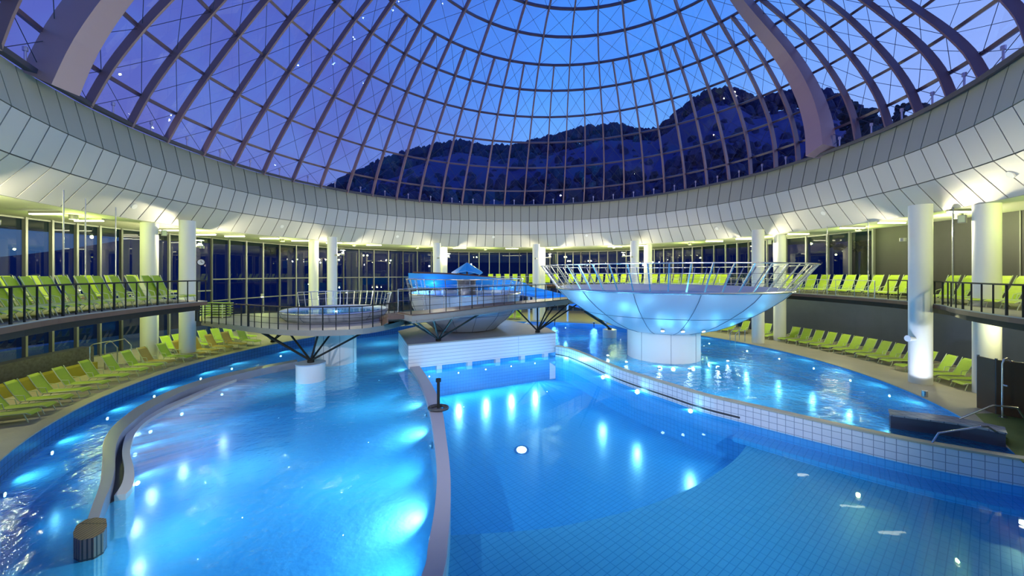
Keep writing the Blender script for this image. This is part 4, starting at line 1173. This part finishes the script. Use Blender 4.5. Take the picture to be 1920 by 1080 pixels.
# blue roof sail over the slide start
r_ = thing('slide_canopy', (-3.3, 27.4, 4.0), 'small blue pointed canopy above the start of the slide', 'canopy')
m = MB(); cc = Vector((-3.3, 27.4, 5.0)); rim = [cc + Vector((1.15 * math.cos(t), .8 * math.sin(t), -.75 + .12 * math.sin(3 * t))) for t in [2 * PI * k / 12 for k in range(12)]]
vs = [cc] + rim + [cc - Vector((0, 0, .05))] + [p - Vector((0, 0, .05)) for p in rim]
fs = [(0, 1 + k, 1 + (k + 1) % 12) for k in range(12)] + [(13, 14 + (k + 1) % 12, 14 + k) for k in range(12)] + [(1 + k, 14 + k, 14 + (k + 1) % 12, 1 + (k + 1) % 12) for k in range(12)]
m.add(vs, fs); m.build('sail', M['blue'], r_)
m = MB(); m.tube([(-3.3, 27.4, .76 if False else 0.0), (-3.3, 27.4, 4.98)], .06, 8); m.build('pole', M['edge'], r_)

# ================================================================ underwater lamps
def pool_lamp(p, inward, label, e=1.0, r=.08, col=AQUA, lens=.07, grp='underwater lamps'):
    p = Vector(p); o = thing('pool_lamp', p, label, 'lamp', grp)
    n_ = Vector(inward).normalized()
    m = MB(); m.tube([p, p + n_ * .05], lens * 1.5, 14); bz = m.build('bezel', M['chrome'], o)
    m = MB(); m.tube([p + n_ * .05, p + n_ * .06], lens, 14); m.build('lens', M['poollens'], bz)
    lamp('SPOT', 'pool_lamp_bulb', p + n_ * .10, E_POOL * e, col, .02, o, aim=p + n_ * 2, spot=165, blend=.8)
for k, (px, py) in enumerate(((4, 922), (66, 849), (176, 783), (280, 740), (390, 707), (470, 690), (556, 668), (640, 648))):
    a = ang(px, RP - .1)
    p = G(px, py, -.72); d = p - Vector((CX, CY, p.z)); a = math.degrees(math.atan2(d.x, d.y)); p = pol(RP - .02, a, -.8)
    pool_lamp(p, Vector((CX, CY, -.8)) - p, 'underwater lamp in the left pool outer wall, %s from the left' % nth(k + 1), e=.8, lens=.05)
for k, (px, py, e_) in enumerate(((806, 1000, 3.8), (812, 838, 2.3), (803, 775, 1.1), (770, 705, .8))):
    q = min(div_l, key=lambda t: (t - Vector((G(px, py, -.8).x, G(px, py, -.8).y, 0))).length)
    pool_lamp((q.x - .02, q.y, -.85), (-1, .1, 0), 'underwater lamp in the left face of the divider, %s from the near end' % nth(k + 1), e=e_, col=(.55, .88, 1.0))
for k, (px, py) in enumerate(((1290, 765), (1190, 733), (1118, 703))):
    q = min(rw_in, key=lambda t: (t - Vector((G(px, py, WM).x, G(px, py, WM).y, 0))).length); d = Vector((-.45, -.9, .35))
    pool_lamp((q.x - .01, q.y - .02, -.54 - .16), d, 'star-bright underwater lamp below the pale tiled wall, %s from the right' % nth(k + 1), e=1.2, lens=.07)
p = G(978, 843, -1.9); pool_lamp((p.x, p.y, -1.95), (0, -.2, 1), 'brilliant star-like lamp set in the floor of the middle pool', e=1.6, lens=.17)
for k, (x, y, e_) in enumerate(((-2.2, 17.0, 1.0), (1.8, 19.2, 1.2))):  # lamps added only to make the middle pool glow
    pool_lamp((x, y, -1.95), (0, 0, 1), 'added glow lamp in the middle pool floor, %s of the middle pool' % nth(k + 1), e=e_, lens=.02, grp='added floor lamps of the middle pool')
for k, t in enumerate((.1, .28, .46, .64, .82)):  # added under the overhang, out of sight, to brighten the middle pool
    p = box_fl + (box_fr - box_fl) * t + Vector((.1, .28, -.95))
    pool_lamp(p, (nf.x, nf.y, -.15), 'added hidden lamp below the white box, %s from the left' % nth(k + 1), e=2.2, lens=.03, grp='added lamps below the white box')
for k, (x, y) in enumerate(((1.2, 3.4), (4.2, 3.6), (7.2, 4.0), (10.2, 5.6))):  # unseen lamps put in to light the shelf
    pool_lamp((x, y, ZS + .28), (0, 1, 0), 'added unseen lamp in the shallow end, %s from the left' % nth(k + 1), e=3.2, lens=.03, grp='added lamps of the shallow end')
for k, (px, py) in enumerate(((1190, 680), (1236, 688), (1284, 690), (1305, 676))):
    a = math.radians((205, 190, 165, 130)[k]); p = Vector((BC[0] + 2.1 * math.sin(a), BC[1] + 2.1 * math.cos(a), -.12))
    p.z = -.22
    pool_lamp(p, (math.sin(a), math.cos(a), .4), 'bright underwater lamp by the big bowl pedestal, %s from the left' % nth(k + 1), e=.55, lens=.09)
for k, a in enumerate((62, 72, 80, 88, 96, 104, 112, 48, 32, 18)):
    p = pol(RP - .02, a, -.45)
    pool_lamp(p, Vector((CX, CY, -.45)) - p, 'underwater lamp in the outer wall of the right pool, %s of the wall lamps' % nth(k + 1), e=.8, lens=.045)
for k, (x, y) in enumerate(((5.0, 17.4), (9.5, 13.5), (10.8, 17.5), (4.6, 24.5), (7.5, 12.5), (10.5, 22.5))):  # added to brighten the right pool, lenses kept tiny
    pool_lamp((x, y, -1.25), (0, 0, 1), 'added glow lamp in the right pool floor, %s of the floor lamps' % nth(k + 1), e=.9, lens=.012, grp='added floor lamps of the right pool')
for k, (x, y, e_) in enumerate(((-9.5, 11.0, 1.0), (-6.5, 9.0, 1.0), (-5.0, 13.0, .9), (-9.5, 15.2, .8), (-6.0, 6.5, 1.0), (-3.8, 8.4, .9), (-7.3, 20.5, 1.2), (-8.6, 25.0, 1.6), (-4.0, 29.5, 1.5))):  # extra lamps put in for the left pool's even glow
    pool_lamp((x, y, -1.75), (0, 0, 1), 'added glow lamp in the left pool floor, %s of the floor lamps' % nth(k + 1), e=e_, lens=.01, grp='added floor lamps of the left pool')
# lavender bench lamps
for k, i in enumerate((8, 14, 20, 26, 32)):
    q = CI[i]; pool_lamp((q.x + .06, q.y - .02, -.75), (.9, -.1, 0), 'lavender-white lamp under the cream bench edge, %s from the near end' % nth(k + 1), e=.5, col=(.72, .74, 1.0), lens=.05, grp='bench lamps')
# bowl lights: small spots on the pedestal rim washing the shell
for k, a in enumerate((150, 180, 205, 235, 265, 120)):
    t = math.radians(a); p = Vector((BC[0] + 2.9 * math.sin(t), BC[1] + 2.9 * math.cos(t), .02))
    o = thing('bowl_uplight', p, 'small blue-white uplight in the water below the big bowl, %s of the ring' % nth(k + 1), 'lamp', 'uplights below the big bowl')
    m = MB(); m.cyl((p.x, p.y), .08, -.05, .03, 12); m.build('housing', M['chrome'], o)
    m = MB(); m.cyl((p.x, p.y), .05, .03, .035, 12); m.build('lens', M['poollens'], o)
    lamp('POINT', 'bowl_uplight_bulb', (p.x, p.y, .12), 4.2, (.62, .80, 1.0), .06, o)
for k, a in enumerate((168, 186, 202)):
    t = math.radians(a); rr_, zz = 2.95, 1.68
    p = Vector((BC[0] + rr_ * math.sin(t), BC[1] + rr_ * math.cos(t), zz)); o = thing('porthole_lamp', p, 'small glowing porthole in the big bowl shell, %s from the right' % nth(k + 1), 'lamp', 'porthole lamps in the big bowl')
    n_ = Vector((math.sin(t) * .45, math.cos(t) * .45, -.9)).normalized()
    m = MB(); m.tube([p, p + n_ * .04], .09, 12); m.build('bezel', M['chrome'], o)
    m = MB(); m.tube([p + n_ * .04, p + n_ * .05], .07, 12); m.build('lens', M['poollens'], o)
# glow in bowls and around the slide
for (nm, x, y, z, e_, c_, lab) in (('pool_lamp', BC[0], BC[1], 3.02, 14, (.6, .8, 1), 'lamp in the floor of the big bowl'), ('pool_lamp', TC[0], TC[1], 2.13, 30, (.8, .92, 1), 'lamp in the floor of the round tub'),
                                   ('pool_lamp', MC[0], MC[1] - 1.6, 2.72, 20, (.9, .95, 1), 'lamp in the floor of the small bowl')):
    o = thing(nm, (x, y, z), lab, 'lamp', 'bowl floor lamps'); m = MB(); m.cyl((x, y), .07, z - .02, z + .01, 12); m.build('lens', M['poollens'], o)
    lamp('POINT', 'bowl_bulb', (x, y, z + .09), e_, c_, .04, o)
for k, (x, y, z, e_) in enumerate(((-5.5, 24.9, 3.0, 60), (-.5, 27.6, 2.0, 80), (3.5, 30.6, .4, 90), (6.5, 29.6, .3, 80))):
    o = thing('slide_lamp', (x, y, z), 'small blue lamp aimed at the water slide, %s from its top' % nth(k + 1), 'lamp', 'slide lamps')
    m = MB(); m.cyl((x, y), .07, z - .1, z, 12); m.build('housing', M['rail'], o)
    z_f = .76 if k < 1 else 0.0
    m = MB(); m.tube([(x, y, (0.76 if k == 0 else -.06) if k < 2 else -.06), (x, y, z - .1)], .03, 8); m.build('pole', M['rail'], o)
    lamp('POINT', 'slide_bulb', (x, y, z + .15), e_, (.1, .4, 1), .08, o)

# ================================================================ right corner: ramp wall, steps, hand rails, shower
rp = [G(*p, .3) for p in ((1667, 768), (1789, 782), (1882, 801), (1886, 812), (1800, 795), (1670, 778))]
m = MB(); q = [Vector((p.x, p.y, 0)) for p in rp]
rmp = thing('pool_ramp_wall', (q[0].x, q[0].y, -1.2), 'low dark wall with grey top separating steps in the right pool corner', 'wall block')
m.prism(q, -1.24, .27); m.build('body', M['slatewall'], rmp)
m = MB(); m.prism([p + (p - sum(q, Vector()) / 6).normalized() * .02 for p in q], .27, .31); m.build('top', M['coping'], rmp)
for s_, (pts, lab) in enumerate((
        ([G(1745, 835, -.05), G(1760, 812, .25), G(1840, 800, .55), G(1852, 800, .55), G(1888, 822, 0)], 'lower bent steel handrail in front of the ramp wall'),
        ([G(1795, 795, 0), G(1800, 785, .35), G(1862, 760, .75), G(1908, 765, .75), G(1925, 790, .3), G(1925, 800, 0)], 'upper bent steel handrail beside the green floor'),
        )):
    m = MB(); m.tube(pts, .022, 8); tag(m.build('handrail', M['chrome'], smooth=True), lab, 'handrail', 'handrails at the right pool corner')
gmx = MB(); gmx.prism([G(1828, 776, 0), G(1925, 775, 0), Vector((14.5, 7.5, 0)), G(1918, 868, 0) , G(1880, 826, 0)], 0.0, .012)  # lime-lit stretch of floor, its light painted as colour
tag(gmx.build('lime_lit_floor', M['limefloor']), 'green patch of floor by the shower, lime light in its colour', 'mat')
# shower screen: two panels at an angle
r_ = thing('shower_screen', G(1850, 768, 0), 'dark brown angled shower screen beside the right column', 'screen')
s0, s1, s2 = G(1834, 765, 0), G(1868, 777, 0), G(1920, 770, 0)
s2 = Vector((15.6, 9.6, 0))
for a_, b_ in ((s0, s1), (s1, s2)):
    m = MB(); d = (b_ - a_); n_ = Vector((-d.y, d.x, 0)).normalized() * .03
    m.prism([a_ - n_, b_ - n_, b_ + n_, a_ + n_], 0.02, 1.62); m.build('panel', M['brownscreen'], r_)
    for p in (a_, b_):
        m = MB(); m.tube([(p.x, p.y, 0), (p.x, p.y, 1.66)], .03, 8); m.build('post', M['mullion'], r_)
shp = G(1880, 783, 0)
r_ = thing('shower', shp, 'tall steel shower pole with curved head by the brown screen', 'shower')
z_ = 1.72
m = MB(); m.tube([shp, shp + Vector((0, 0, z_ - .15)), shp + Vector((.05, 0, z_ - .03)), shp + Vector((.15, .02, z_)), shp + Vector((.3, .05, z_ - .06))], .026, 10); m.build('pole', M['chrome'], r_, smooth=True)
spo = [c for c in r_.children if c.name.startswith('pole')][0]
m = MB(); q = shp + Vector((.33, .05, z_ - .12)); m.cyl((q.x, q.y), .09, q.z, q.z + .04, 16, .03); m.build('shower_head', M['chrome'], spo)
m = MB(); m.tube([shp + Vector((0, -.03, .95)), shp + Vector((0, -.12, .95))], .03, 8); m.build('tap', M['chrome'], r_)
m = MB(); m.cyl((shp.x, shp.y), .09, 0, .02, 16); m.build('base', M['chrome'], r_)
# floodlit white nose lamp on right column
a = 102.3; p = pol(16.0, a); d = Vector((-.9, -.3, 0)).normalized()
r_ = thing('column_spot', (p.x - .5, p.y - .1, 1.75), 'small white spotlight sticking out of the right column', 'lamp', 'column spotlights')
m = MB(); m.tube([(p.x - .3, p.y - .1, 1.7), (p.x - .62, p.y - .12, 1.72)], [.05, .12], 12); m.build('housing', M['white'], r_)
lamp('SPOT', 'column_spot_beam', (p.x - 1.6, p.y - 1.6, .3), 260, (.75, .82, 1), .05, r_, aim=(p.x, p.y, 1.2), spot=50, blend=.3)
m = MB(); m.cyl((p.x - 1.6, p.y - 1.6), .08, 0.0, .2, 12); m.build('floor_fitting', M['chrome'], r_)

# ================================================================ left corner: stone wall, olive bench, hand rail
def lowwall(name, r, th, a0, a1, z0, z1, m_, label, cat):
    A = [pol(r, a0 + (a1 - a0) * i / 16) for i in range(17)]; B = [pol(r + th, a0 + (a1 - a0) * i / 16) for i in range(17)]
    m = MB(); m.wall(A, B, z0, z1); return tag(m.build(name, m_), label, cat)
lowwall('stone_wall', 18.6, .5, -125, ang(176, 18.6), 0, .95, M['stone'], 'low dark speckled stone wall behind the left loungers', 'wall')
lowwall('olive_bench', 17.75, .4, -125, ang(205, 17.3), 0, .42, M['olive'], 'long low olive green bench behind the left loungers', 'bench')
hp = [pol(17.9, ang(168, 17.9)), pol(17.9, ang(196, 17.9)), pol(17.5, ang(220, 17.5))]
for k, off in enumerate((0, .5)):
    a_ = hp[0] + Vector((off * .2, off, 0)); b_ = hp[2] + Vector((off * .2, off, 0))
    m = MB(); m.tube([(a_.x, a_.y, 0), (a_.x, a_.y, 1.1), (a_.x + .15, a_.y, 1.2), (b_.x - .3, b_.y, 1.2), (b_.x, b_.y, .9), (b_.x, b_.y, 0)], .024, 8)
    tag(m.build('handrail', M['chrome'], smooth=True), ('nearer' if k == 0 else 'farther') + ' bent steel handrail beside the left stone wall', 'handrail', 'handrails at the left stone wall')
# bright outdoor pool beyond the left glazing
m = MB(); m.lathe([(22.5, -.25), (30, -.25)], 24, (CX, CY, 0), -108, -76); o = m.build('outdoor_water', M['poolfloor']); tag(o, 'blue lit outdoor pool seen through the left ground-floor glazing', 'water', kind='stuff')
for k, a in enumerate((-102, -94, -86)):
    p = pol(25, a, -.2); pool_lamp(p, (0, 0, 1), 'lamp at the outdoor pool beyond the left glazing, %s from the left' % nth(k + 1), e=.8, col=(.1, .4, 1), lens=.05, grp='outdoor pool lamps')
# small ladder rails at far right pool edge
p0 = pol(RP + .3, ang(1390, RP)); 
for k in (0, 1):
    q = p0 + Vector((.0, .55 * k, 0)); m = MB(); m.tube([q, q + Vector((0, 0, .7)), q + Vector((-.35, -.1, .78)), q + Vector((-.7, -.2, .5)), q + Vector((-.7, -.2, -.3))], .02, 8)
    tag(m.build('ladder_rail', M['chrome'], smooth=True), ('near' if k == 0 else 'far') + ' steel ladder rail at the pool edge left of the white column', 'ladder rail', 'ladder rails')
# low blue-grey wall edge in water at far right
# smoke detectors on the rim panels
for k, (px, py) in enumerate(((250, 386), (528, 424), (745, 443), (925, 444), (1100, 441), (1345, 428), (1545, 399), (1898, 326))):
    u = (px - 960) / 700.; v = (512 - py) / 700.
    # meet the lower tier
    best = None
    for s in range(400):
        y = 8 + s * .07; x = u * y; z = v * y; r = math.hypot(x - CX, y - CY)
        r_t = 16.1 + (3.46 - z) / (3.46 - 2.4) * .85
        if z > 2.3 and r >= r_t: best = (x, y, z); break
    if best:
        p = Vector((best[0], best[1], best[2] + EYE)); n_ = (Vector((CX, CY, p.z - 10)) - p).normalized()
        m = MB(); m.tube([p, p + n_ * .06], .12, 14)
        tag(m.build('smoke_detector', M['white']), 'small round smoke detector on the rim panels, %s from the left' % nth(k + 1), 'smoke detector', 'smoke detectors')
